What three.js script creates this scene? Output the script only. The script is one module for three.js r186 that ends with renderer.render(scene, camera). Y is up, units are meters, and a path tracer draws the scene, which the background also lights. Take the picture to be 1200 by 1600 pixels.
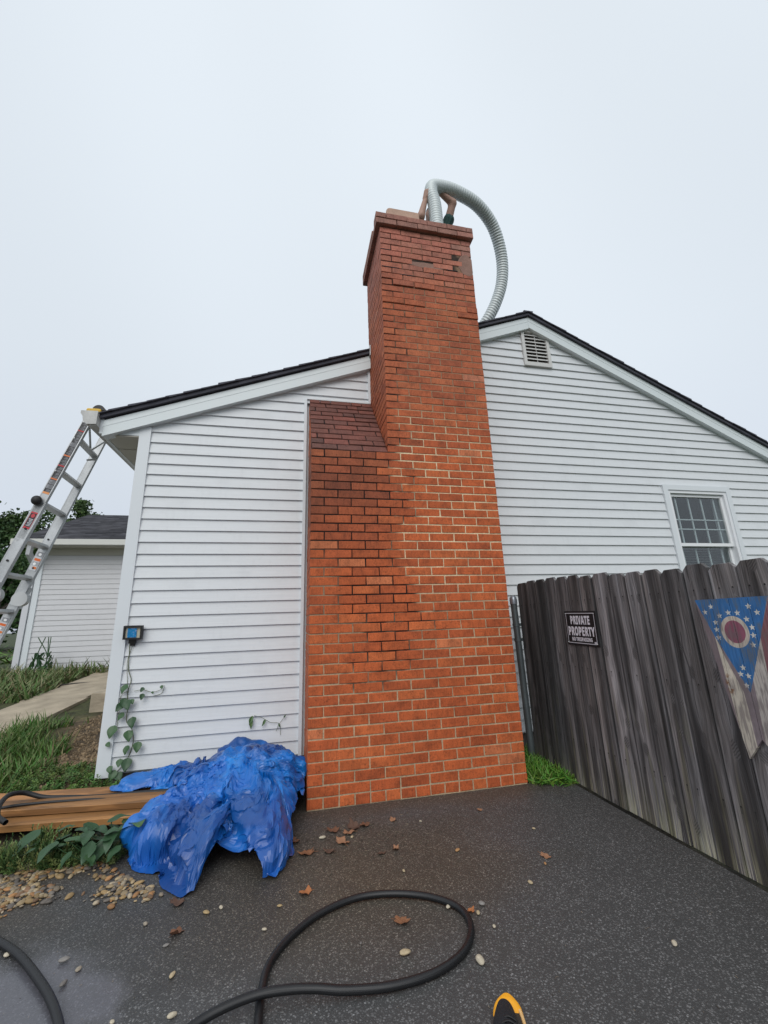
import * as THREE from 'three';
import { mergeGeometries, mergeVertices, toCreasedNormals } from 'three/addons/utils/BufferGeometryUtils.js';
import { RoundedBoxGeometry } from 'three/addons/geometries/RoundedBoxGeometry.js';

// ---------------------------------------------------------------- camera, sky, sun, exposure
const scene = new THREE.Scene();
const camera = new THREE.PerspectiveCamera(102.275, 0.75, 0.05, 600);
camera.position.set(-0.1157, 1.1529, 3.0782);
camera.rotation.set(0.26027, -0.21983, -0.03406, 'YXZ');
const renderer = new THREE.WebGLRenderer({ antialias: true });
renderer.toneMapping = THREE.LinearToneMapping;
renderer.toneMappingExposure = 1.0;
renderer.shadowMap.enabled = true;
{
  const W = 256, H = 128, d = new Float32Array(W * H * 4);
  const stops = [[-90, .20, .21, .22], [-4, .30, .32, .35], [0, .61, .67, .755], [12, .67, .735, .825], [30, .74, .81, .885], [55, .775, .845, .915], [90, .80, .86, .92]];
  for (let j = 0; j < H; j++) for (let i = 0; i < W; i++) {
    const el = ((j + .5) / H - .5) * 180, az = (i + .5) / W * Math.PI * 2;
    let k = 0; while (k < stops.length - 2 && el > stops[k + 1][0]) k++;
    const a = stops[k], b = stops[k + 1], t = Math.min(1, Math.max(0, (el - a[0]) / (b[0] - a[0])));
    const soft = 1 + .02 * Math.sin(az * 3 + el * .05) + .015 * Math.sin(az * 7 + 1.3 + el * .09);
    for (let c = 0; c < 3; c++) d[(j * W + i) * 4 + c] = (a[c + 1] + (b[c + 1] - a[c + 1]) * t) * soft;
    d[(j * W + i) * 4 + 3] = 1;
  }
  const sky = new THREE.DataTexture(d, W, H, THREE.RGBAFormat, THREE.FloatType);
  sky.mapping = THREE.EquirectangularReflectionMapping; sky.magFilter = sky.minFilter = THREE.LinearFilter; sky.needsUpdate = true;
  scene.background = sky; scene.environment = sky;
}
const sun = new THREE.DirectionalLight(new THREE.Color(1, .97, .93), 1.5);
sun.position.set(-2.5, 10, 10); sun.target.position.set(.5, 1, 0);
sun.castShadow = true; sun.shadow.radius = 80; sun.shadow.mapSize.set(2048, 2048);
Object.assign(sun.shadow.camera, { left: -12, right: 12, top: 12, bottom: -12, near: .5, far: 40 });
scene.add(sun, sun.target);

// ---------------------------------------------------------------- helpers
function rng(seed) { let a = seed >>> 0; return () => { a = (a + 0x6D2B79F5) | 0; let t = Math.imul(a ^ (a >>> 15), 1 | a); t = (t + Math.imul(t ^ (t >>> 7), 61 | t)) ^ t; return ((t ^ (t >>> 14)) >>> 0) / 4294967296; }; }
const lerp = (a, b, t) => a + (b - a) * t, clamp = (x, a = 0, b = 1) => Math.min(b, Math.max(a, x));
const sstep = (a, b, x) => { const t = clamp((x - a) / (b - a)); return t * t * (3 - 2 * t); };
function hash(x, y, s) { let h = Math.imul(x, 374761393) ^ Math.imul(y, 668265263) ^ Math.imul(s, 2147483647 ^ 0x5bd1e995); h = Math.imul(h ^ (h >>> 13), 1274126177); return ((h ^ (h >>> 16)) >>> 0) / 4294967296; }
function vn(x, y, px = 0, py = 0, s = 1) {
  let x0 = Math.floor(x), y0 = Math.floor(y); const fx = x - x0, fy = y - y0, u = fx * fx * (3 - 2 * fx), v = fy * fy * (3 - 2 * fy);
  const w = (a, p) => p ? ((a % p) + p) % p : a;
  const a = w(x0, px), b = w(x0 + 1, px), c = w(y0, py), d = w(y0 + 1, py);
  return lerp(lerp(hash(a, c, s), hash(b, c, s), u), lerp(hash(a, d, s), hash(b, d, s), u), v);
}
function fbm(x, y, o = 4, px = 0, py = 0, s = 1) { let r = 0, a = .5, n = 0; for (let i = 0; i < o; i++) { r += a * vn(x, y, px, py, s + i * 17); n += a; x *= 2; y *= 2; px *= 2; py *= 2; a *= .5; } return r / n; }
function tex(w, h, fn, srgb = false, wrap = true) {
  const d = new Uint8Array(w * h * 4);
  for (let j = 0; j < h; j++) for (let i = 0; i < w; i++) { const c = fn((i + .5) / w, (j + .5) / h, i, j), k = (j * w + i) * 4; if (typeof c === 'number') d[k] = d[k + 1] = d[k + 2] = clamp(c) * 255; else { d[k] = clamp(c[0]) * 255; d[k + 1] = clamp(c[1]) * 255; d[k + 2] = clamp(c[2]) * 255; } d[k + 3] = 255; }
  return dtex(d, w, h, srgb, wrap);
}
function dtex(d, w, h, srgb, wrap = true) {
  const t = new THREE.DataTexture(d, w, h); t.magFilter = THREE.LinearFilter; t.minFilter = THREE.LinearMipmapLinearFilter; t.generateMipmaps = true;
  if (wrap) t.wrapS = t.wrapT = THREE.RepeatWrapping; if (srgb) t.colorSpace = THREE.SRGBColorSpace; t.needsUpdate = true; return t;
}
const rgb = (r, g, b) => new THREE.Color().setRGB(r, g, b);
const hex = c => new THREE.Color(c);
function mat(o) { return new THREE.MeshStandardMaterial({ side: THREE.DoubleSide, roughness: .7, ...o }); }
const used = {};
function numbered(n) { if (!(n in used)) { used[n] = 0; return n; } used[n]++; return n + '_' + String(used[n]).padStart(3, '0'); }
function shade(o) { o.traverse(m => { if (m.isMesh) { m.castShadow = true; m.receiveShadow = true; } }); return o; }
function tag(o, label, category, group) { o.userData.label = label; o.userData.category = category; if (group) o.userData.group = group; return o; }
function thing(name, label, category, pos = [0, 0, 0], group) { const g = new THREE.Group(); g.name = numbered(name); g.position.set(...pos); scene.add(g); return tag(g, label, category, group); }
function part(name, geo, m, parent, o = {}) { const x = new THREE.Mesh(geo, m); x.name = name; x.castShadow = x.receiveShadow = true; parent.add(x); Object.assign(x.userData, o); return x; }
function solo(name, geo, m, label, category, group) { const x = new THREE.Mesh(geo, m); x.name = numbered(name); x.castShadow = x.receiveShadow = true; scene.add(x); return tag(x, label, category, group); }
function struct(name, geo, m) { const x = new THREE.Mesh(geo, m); x.name = numbered(name); x.castShadow = x.receiveShadow = true; x.userData.kind = 'structure'; scene.add(x); return x; }
const V = (x, y, z) => new THREE.Vector3(x, y, z);

// triangle-soup builder with uv and vertex colours
class MB {
  constructor() { this.p = []; this.t = []; this.c = []; this.col = [1, 1, 1]; this.uvo = [0, 0]; }
  v(a, uv) { this.p.push(a[0], a[1], a[2]); this.t.push(uv[0] + this.uvo[0], uv[1] + this.uvo[1]); this.c.push(...this.col); }
  quad(a, b, c, d, ua, ub, uc, ud) { this.v(a, ua); this.v(b, ub); this.v(c, uc); this.v(a, ua); this.v(c, uc); this.v(d, ud); return this; }
  tri(a, b, c, ua = [0, 0], ub = [0, 0], uc = [0, 0]) { this.v(a, ua); this.v(b, ub); this.v(c, uc); return this; }
  q(a, b, c, d) { // uv in metres from edge lengths
    const l = (p, r) => Math.hypot(p[0] - r[0], p[1] - r[1], p[2] - r[2]), w = l(a, b), h = l(b, c); return this.quad(a, b, c, d, [0, 0], [w, 0], [w, h], [0, h]);
  }
  hexa(P) { // 8 corners: 0-3 bottom ccw (seen from above), 4-7 top
    const [a, b, c, d, e, f, g, h] = P; return this.q(a, d, c, b).q(e, f, g, h).q(a, b, f, e).q(b, c, g, f).q(c, d, h, g).q(d, a, e, h);
  }
  box(x0, x1, y0, y1, z0, z1) { return this.hexa([[x0, y0, z1], [x1, y0, z1], [x1, y0, z0], [x0, y0, z0], [x0, y1, z1], [x1, y1, z1], [x1, y1, z0], [x0, y1, z0]]); }
  // bar between two points with width w (along side dir) and thickness t
  bar(a, b, w, t, side = V(0, 0, 1)) {
    const A = V(...a), B = V(...b), d = B.clone().sub(A).normalize(), s = side.clone().addScaledVector(d, -side.dot(d)).normalize(), n = d.clone().cross(s);
    const P = (o, i, j) => o.clone().addScaledVector(s, i * w / 2).addScaledVector(n, j * t / 2).toArray();
    return this.hexa([P(A, -1, -1), P(A, 1, -1), P(A, 1, 1), P(A, -1, 1), P(B, -1, -1), P(B, 1, -1), P(B, 1, 1), P(B, -1, 1)]);
  }
  geo(smooth) {
    let g = new THREE.BufferGeometry(); g.setAttribute('position', new THREE.Float32BufferAttribute(this.p, 3)); g.setAttribute('uv', new THREE.Float32BufferAttribute(this.t, 2)); g.setAttribute('color', new THREE.Float32BufferAttribute(this.c, 3));
    if (smooth !== undefined) g = toCreasedNormals(g, smooth); else g.computeVertexNormals(); return g;
  }
}
const B = (...a) => new MB().box(...a).geo();
function lathe(pts, seg = 20) { return new THREE.LatheGeometry(pts.map(p => new THREE.Vector2(p[0], p[1])), seg); }
function tube(pts, r, seg = 40, rad = 10, closed = false) { return new THREE.TubeGeometry(new THREE.CatmullRomCurve3(pts.map(p => V(...p)), closed, 'centripetal'), seg, r, rad, closed); }
function noUv(g) { const n = g.index ? g.toNonIndexed() : g; const r = new THREE.BufferGeometry(); r.setAttribute('position', n.attributes.position); r.setAttribute('normal', n.attributes.normal); if (n.attributes.uv) r.setAttribute('uv', n.attributes.uv); return r; }
const merge = a => mergeGeometries(a.map(noUv));
// naive surface nets over a signed distance
function nets(f, lo, hi, cell) {
  const n = [0, 1, 2].map(i => Math.ceil((hi[i] - lo[i]) / cell) + 2), [nx, ny, nz] = n, D = new Float32Array(nx * ny * nz), at = (i, j, k) => i + nx * (j + ny * k);
  for (let k = 0; k < nz; k++) for (let j = 0; j < ny; j++) for (let i = 0; i < nx; i++) D[at(i, j, k)] = f(lo[0] + i * cell, lo[1] + j * cell, lo[2] + k * cell);
  const id = new Int32Array(nx * ny * nz).fill(-1), pos = [], idx = [];
  for (let k = 0; k < nz - 1; k++) for (let j = 0; j < ny - 1; j++) for (let i = 0; i < nx - 1; i++) {
    let c = 0, sx = 0, sy = 0, sz = 0; const v = [];
    for (let q = 0; q < 8; q++) v.push(D[at(i + (q & 1), j + (q >> 1 & 1), k + (q >> 2))]);
    const E = [[0, 1], [2, 3], [4, 5], [6, 7], [0, 2], [1, 3], [4, 6], [5, 7], [0, 4], [1, 5], [2, 6], [3, 7]];
    for (const [a, b] of E) if ((v[a] < 0) !== (v[b] < 0)) { const t = v[a] / (v[a] - v[b]); c++; sx += lerp(a & 1, b & 1, t); sy += lerp(a >> 1 & 1, b >> 1 & 1, t); sz += lerp(a >> 2, b >> 2, t); }
    if (c) { id[at(i, j, k)] = pos.length / 3; pos.push(lo[0] + (i + sx / c) * cell, lo[1] + (j + sy / c) * cell, lo[2] + (k + sz / c) * cell); }
  }
  const st = [1, nx, nx * ny];
  for (let k = 1; k < nz - 1; k++) for (let j = 1; j < ny - 1; j++) for (let i = 1; i < nx - 1; i++) {
    const o = at(i, j, k), s0 = D[o] < 0;
    for (let ax = 0; ax < 3; ax++) { if ((D[o + st[ax]] < 0) === s0) continue; const u = st[(ax + 1) % 3], w = st[(ax + 2) % 3]; const a = id[o - u - w], b = id[o - w], c = id[o], d = id[o - u]; if (s0) idx.push(a, b, c, a, c, d); else idx.push(a, c, b, a, d, c); }
  }
  const g = new THREE.BufferGeometry(); g.setAttribute('position', new THREE.Float32BufferAttribute(pos, 3)); g.setIndex(idx); g.computeVertexNormals(); return g;
}
function sdCap(p, a, b, ra, rb) { const bx = b[0] - a[0], by = b[1] - a[1], bz = b[2] - a[2], px = p[0] - a[0], py = p[1] - a[1], pz = p[2] - a[2]; const t = clamp((px * bx + py * by + pz * bz) / (bx * bx + by * by + bz * bz)); return Math.hypot(px - bx * t, py - by * t, pz - bz * t) - lerp(ra, rb, t); }
const smin = (a, b, k) => { const h = clamp(.5 + .5 * (b - a) / k); return lerp(b, a, h) - k * h * (1 - h); };

// ---------------------------------------------------------------- textures
const T = {};
T.brick = tex(512, 512, (u, v) => { // wire-cut face: fine vertical drag marks and pits
  const s = fbm(u * 90, v * 14, 3, 90, 14, 3), f = vn(u * 256, v * 128, 256, 128, 5), l = fbm(u * 8, v * 8, 3, 8, 8, 9); const m = fbm(u * 30, v * 30, 4, 30, 30, 11); let c = .66 + .3 * s + .2 * (f - .5) + .5 * (l - .5); c *= 1 - .2 * sstep(.54, .74, m);
  if (vn(u * 120, v * 90, 120, 90, 21) > .86) c *= .6; return [c * 1.02, c * .97, c * .92];
});
T.brickBump = tex(512, 512, (u, v) => .5 * fbm(u * 90, v * 14, 3, 90, 14, 3) + .5 * vn(u * 200, v * 110, 200, 110, 21));
T.siding = tex(512, 512, (u, v) => { const g = fbm(u * 6, v * 120, 3, 6, 120, 31), d = fbm(u * 5, v * 5, 4, 5, 5, 33), f = fbm(u * 40, v * 22, 3, 40, 22, 37), st = fbm(u * 46, v * 2, 3, 46, 2, 39); const c = .93 + .05 * (g - .5) - .05 * sstep(.5, .9, d) - .025 * sstep(.55, .85, f) - .03 * sstep(.6, .9, st) * sstep(.4, .7, d); return [c, c * 1.0, c * .995]; });
T.sidingBump = tex(512, 512, (u, v) => fbm(u * 5, v * 110, 3, 5, 110, 31));
T.grain = tex(512, 1024, (u, v) => { // sawn lumber, grain along v
  const w = fbm(u * 4, v * 3, 3, 4, 3, 41); const r = .5 + .5 * Math.sin((u * 22 + w * 9) * 6.283), f = fbm(u * 130, v * 6, 3, 130, 6, 43), l = fbm(u * 3, v * 3, 3, 3, 3, 45);
  const st = sstep(.5, .66, fbm(u * 3 + .3, v * 5, 4, 3, 5, 47)); const c = (.58 + .2 * r * .6 + .35 * (f - .4) + .5 * (l - .5)) * (1 - .34 * st); return [c * 1.0, c * .92, c * .82];
});
T.grainBump = tex(512, 512, (u, v) => fbm(u * 90, v * 5, 3, 90, 5, 43));
T.mottle = tex(512, 512, (u, v) => { const c = .55 + .45 * fbm(u * 7, v * 7, 5, 7, 7, 51) + .12 * (vn(u * 180, v * 180, 180, 180, 53) - .5); return [c, c, c]; });
T.rough = tex(512, 512, (u, v) => fbm(u * 24, v * 24, 5, 24, 24, 55));
T.shingle = tex(512, 512, (u, v) => { const r = Math.floor(v * 12), x = u * 10 + hash(r, 0, 5) * 1; const c = .5 + .35 * hash(Math.floor(x) % 10, r, 7) + .5 * (vn(u * 256, v * 256, 256, 256, 9) - .5); return [c, c, c * 1.03]; });
// asphalt: stones of 2-5 mm in dark binder, with damp and dirty places and a painted sky sheen (3.8 m x 2.5 m tile)
{
  const W = 2048, H = 1360, TW = 3.8, TH = 2.52, L = new Float32Array(W * H), Hh = new Float32Array(W * H), r = rng(77), ppm = W / TW;
  for (let i = 0; i < L.length; i++) { L[i] = .045; Hh[i] = .25; }
  for (let n = 0; n < 300000; n++) {
    const cx = r() * W, cy = r() * H, rad = (.0012 + .0030 * Math.pow(r(), 2.2)) * ppm * .75, b = r() < .05 ? .15 + .12 * r() : r() < .45 ? .11 + .07 * r() : .05 + .05 * r(), hz = .4 + .6 * r();
    const R = Math.ceil(rad);
    for (let y = -R; y <= R; y++) for (let x = -R; x <= R; x++) { const q = (x * x + y * y) / (rad * rad + .3); if (q > 1) continue; const i = (((cy | 0) + y + H) % H) * W + (((cx | 0) + x + W) % W); L[i] = b * (1 - .25 * q); Hh[i] = hz * (1 - .6 * q); }
  }
  const dc = new Uint8Array(W * H * 4), dr = new Uint8Array(W * H * 4), db = new Uint8Array(W * H * 4);
  const s2 = x => 255 * clamp(x <= .0031308 ? 12.92 * x : 1.055 * Math.pow(x, 1 / 2.4) - .055);
  for (let j = 0; j < H; j++) for (let i = 0; i < W; i++) {
    const u = i / W, v = j / H, k = (j * W + i), X = u * TW, Z = v * TH; // uv origin is x = -1.85, z = 2.3 going back: X = x+1.85, Z = 2.3-z
    const x = X - 1.85, z = 2.3 - Z, big = fbm(u * 6, v * 4, 5, 6, 4, 61), dirt = fbm(u * 14, v * 9, 4, 14, 9, 67);
    const e1 = Math.hypot((x - .2) / 1.0, (z - .75) / .62), brown = Math.max((1 - sstep(.35, 1.15, e1 + .6 * (dirt - .5))) * .95, (1 - sstep(.02, .28, z + .3 * (dirt - .5))) * .8, sstep(.1, .5, -x - .75 + .5 * (dirt - .5)) * (1 - sstep(.6, .95, z)) * .9);
    const e2 = Math.hypot((x + 1.12) / .52, (z - 1.28) / .42), wetSheen = 1 - sstep(.75, 1.05, e2 + .7 * (fbm(u * 20, v * 14, 4, 20, 14, 71) - .5));
    const e3 = Math.hypot((x + .85) / .9, (z - .95) / .45), damp = (1 - sstep(.5, 1.1, e3 + .6 * (dirt - .5)));
    let l = L[k] * (.98 + .62 * big); l = lerp(l, .125 + .3 * l, wetSheen * .8) * (1 - .18 * damp) * (1 - .25 * brown);  // wet patch made lighter and bluer: reflected sky painted into the colour
    const b = brown * (.4 + .6 * dirt);
    dc[k * 4] = s2(l * (1 + .42 * b)); dc[k * 4 + 1] = s2(l * (1 + .12 * b)); dc[k * 4 + 2] = s2(l * (1 - .22 * b) * (1 + .14 * wetSheen)); dc[k * 4 + 3] = 255;
    const ro = lerp(lerp(.70 - .2 * big, .5, damp * .7), .24 + .1 * dirt, wetSheen); dr[k * 4] = dr[k * 4 + 1] = dr[k * 4 + 2] = ro * 255; dr[k * 4 + 3] = 255;
    const h = lerp(Hh[k], .6 + .1 * Hh[k], wetSheen * .85); db[k * 4] = db[k * 4 + 1] = db[k * 4 + 2] = h * 255; db[k * 4 + 3] = 255;
  }
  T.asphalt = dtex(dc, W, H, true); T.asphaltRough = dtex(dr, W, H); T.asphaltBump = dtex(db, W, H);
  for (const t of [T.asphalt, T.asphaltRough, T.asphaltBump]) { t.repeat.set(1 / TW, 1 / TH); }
}
T.soil = tex(1024, 1024, (u, v) => { const a = fbm(u * 10, v * 10, 5, 10, 10, 81), b = fbm(u * 60, v * 60, 3, 60, 60, 83); const c = .35 + .55 * a * (.5 + b); return [c, c * .98, c * .95]; }, true);
T.soil.repeat.set(1 / 1.3, 1 / 1.3);
// mortar of the chimney front: pale tan, cream where it was repointed on the right, soot-dark on the left
T.mortar = tex(400, 1320, (u, v) => {
  const x = u * 1.5625, y = v * 5.15, n = fbm(x * 6, y * 6, 4, 0, 0, 91), f = vn(x * 160, y * 160, 0, 0, 93);
  let c = [.74, .65, .53];
  const cream = sstep(1.3, 1.7, y) * (1 - sstep(2.75, 3.1, y)) * sstep(.62, .8, x + .25 * (n - .5)), mid = sstep(2.7, 3, y) * (1 - sstep(4.2, 4.6, y)) * sstep(.5, .75, x + .4 * (n - .5));
  c = c.map((q, i) => lerp(q, [.88, .8, .66][i], clamp(cream * (.55 + .6 * vn(x * 9, y * 15, 0, 0, 95)) + mid * .35)));
  const soot = sstep(.85, 1.3, y + .9 * (n - .5)) * (1 - sstep(.6, .82, x + .5 * (n - .5) - .22 * (1 - sstep(1.2, 1.7, y)))) * (1 - .75 * (1 - sstep(.15, .3, x)) * (1 - sstep(1.5, 1.9, y)));
  const high = sstep(4.0, 4.5, y) * .75;
  const shaft = sstep(2.55, 3.1, y) * .6; c = c.map((q, i) => lerp(q, [.50, .35, .27][i], shaft)); c = c.map((q, i) => lerp(q, [.055, .04, .035][i], clamp(soot + high * sstep(.35, .6, n))));
  const m = .8 + .3 * n + .2 * (f - .5); return [c[0] * m, c[1] * m, c[2] * m];
}, true, false);
T.tarp = tex(1024, 1024, (u, v) => { // faded polyethylene weave with grime; navy fold shade and cyan sky sheen painted in
  const a = fbm(u * 5, v * 5, 4, 5, 5, 101), b = fbm(u * 9, v * 9, 4, 9, 9, 103), d = fbm(u * 16, v * 16, 4, 16, 16, 105);
  let c = [.03, .43, .75]; const p = sstep(.45, .72, a); c = [lerp(c[0], .17, p * .55), lerp(c[1], .35, p * .55), lerp(c[2], .68, p * .55)]; const l = sstep(.55, .8, b) * .5; c = [lerp(c[0], .14, l), lerp(c[1], .58, l), lerp(c[2], .90, l)];
  const nv = sstep(.46, .66, fbm(u * 4 + .7, v * 4 + .3, 4, 4, 4, 109)) * .62; c = [lerp(c[0], .05, nv), lerp(c[1], .22, nv), lerp(c[2], .46, nv)]; const g = sstep(.5, .85, fbm(u * 7 + .2, v * 7, 5, 7, 7, 107)) * .5 + sstep(.6, .85, d) * .25; return [lerp(c[0], .10, g), lerp(c[1], .19, g), lerp(c[2], .42, g)];
}, true);
T.crinkle = tex(1024, 1024, (u, v) => { let h = 0, a = .5, f = 6; for (let i = 0; i < 4; i++) { h += a * (1 - Math.abs(2 * vn(u * f + i * .37 + 1.2 * vn(u * f, v * f, f, f, 7 + i), v * f, 0, f, 111 + i) - 1)); a *= .55; f *= 2; } return h * .8; });
// weathered pickets: four boards
function picketTex(seed) {
  const knots = [], r = rng(seed); for (let i = 0; i < 4; i++) knots.push([.15 + .7 * r(), r() * 1.0, .09 + .10 * r()]);
  const W = 160, H = 1280; const col = new Uint8Array(W * H * 4), bmp = new Uint8Array(W * H * 4), ph = r() * 10, side = r() < .5 ? 1 : 0;
  for (let j = 0; j < H; j++) for (let i = 0; i < W; i++) {
    let u = (i + .5) / W; const v = (j + .5) / H; let kn = 0, du = 0;
    for (const [kx, ky, kr] of knots) { const dx = (u - kx), dy = (v - ky) * 10.4, q = Math.hypot(dx, dy * .55); du += Math.sign(dx) * .06 * Math.exp(-q * q / (kr * kr * 4)); kn = Math.max(kn, 1 - sstep(kr * .6, kr, q)); }
    const x = u + du, y = v * 10.4;
    const band = fbm(x * 3.2 + ph + .25 * vn(y * .35, 3, 0, 0, seed), y * .12 + ph, 3, 0, 0, seed + 1), fine = fbm(x * 26 + ph, y * .55, 3, 0, 0, seed + 2), fibre = vn(x * 85 + ph, y * 2.2, 0, 0, seed + 3), crack = vn(x * 40 + ph, y * .3, 0, 0, seed + 4), blotch = fbm(x * 1.7 + ph, y * .55 + x * 1.2, 4, 0, 0, seed + 5);
    let l = .014 + .40 * Math.pow(band, 1.8) * (.4 + 1.2 * fine) * (.62 + .76 * fibre);
    if (crack > .87) l *= .4; l *= .6 + .8 * blotch; l = lerp(l, .025 + .09 * Math.abs(Math.sin(30 * (x + y))), kn * .85);
    const edge = Math.min(u, 1 - u); l *= .3 + .7 * sstep(.0, .045, edge) + .25 * (sstep(.045, .07, edge) - sstep(.08, .13, edge));  // dark edges paint the shade of the gaps between pickets into the colour
    const low = 1 - sstep(.0, .22, v + .12 * (band - .5)), moss = low * .6 * sstep(.35, .6, fine) + .35 * sstep(.7, .85, vn(x * 6 + ph, y * .5, 0, 0, seed + 7)) * (1 - sstep(.3, .5, v)); l *= 1 + .9 * (1 - sstep(0, .1, v)) * fine;
    for (const ny of [.29, .79, 1.245]) for (const nx of [.26, .72]) { const q = Math.hypot((u - nx) * .14, (v - ny / 1.47) * 1.47); if (q < .0042) l = .012; else if (q < .03 && v < ny / 1.47 && Math.abs(u - nx) < .04) l *= .72; } l = Math.min(l * 1.25 + .006, .5);
    const warm = fbm(x * 4 + 9, y * .2, 2, 0, 0, seed + 9), k = (j * W + i) * 4, s2 = q => 255 * clamp(q <= .0031308 ? 12.92 * q : 1.055 * Math.pow(q, 1 / 2.4) - .055);
    col[k] = s2(l * (1.0 + .12 * (warm - .5) + .1 * moss)); col[k + 1] = s2(l * (.95 + .12 * moss)); col[k + 2] = s2(l * (.96 - .1 * (warm - .5) - .38 * moss)); col[k + 3] = 255;
    const h = .35 * fine + .35 * fibre + .3 * band - (crack > .87 ? .35 : 0); bmp[k] = bmp[k + 1] = bmp[k + 2] = 255 * clamp(h); bmp[k + 3] = 255;
  }
  return [dtex(col, W, H, true, false), dtex(bmp, W, H, false, false)];
}

// ---------------------------------------------------------------- shared materials
const ZW = -0.7186, BW = .20833, BH = .0677;
const M = {
  vinyl: mat({ color: rgb(.735, .765, .79), roughness: .5, map: T.siding, bumpMap: T.sidingBump, bumpScale: .0006 }),
  trim: mat({ color: rgb(.70, .74, .765), roughness: .42 }),
  rake: mat({ color: rgb(.68, .74, .75), roughness: .38 }),
  soffit: mat({ color: rgb(.50, .48, .42), roughness: .6 }),
  gutter: mat({ color: rgb(.62, .62, .60), roughness: .45, map: T.mottle }),
  block: mat({ color: rgb(.14, .13, .12), roughness: .95, map: T.mottle, bumpMap: T.rough, bumpScale: .004 }),
  dark: mat({ color: rgb(.02, .02, .022), roughness: .9 }),
  roof: mat({ color: rgb(.085, .086, .108), roughness: .95, map: T.mottle, bumpMap: T.rough, bumpScale: .003 }),
  brick: mat({ vertexColors: true, roughness: .82, map: T.brick, bumpMap: T.brickBump, bumpScale: .0022 }),
  mortar: mat({ map: T.mortar, roughness: .95, bumpMap: T.rough, bumpScale: .002 }),
  cement: mat({ color: rgb(.42, .40, .37), roughness: .95, map: T.mottle, bumpMap: T.rough, bumpScale: .004 }),
  clay: mat({ color: rgb(.72, .47, .35), roughness: .8, map: T.mottle }),
  alu: mat({ color: rgb(.66, .68, .69), metalness: .35, roughness: .42, map: T.mottle }),
  aluMatte: mat({ color: rgb(.55, .56, .56), metalness: .5, roughness: .5 }),
  rubber: mat({ color: rgb(.010, .010, .011), roughness: .5 }),
  black: mat({ color: rgb(.012, .012, .013), roughness: .6 }),
  leaf: new THREE.MeshPhysicalMaterial({ color: rgb(.045, .11, .028), roughness: .55, side: THREE.DoubleSide }),
};

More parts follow.
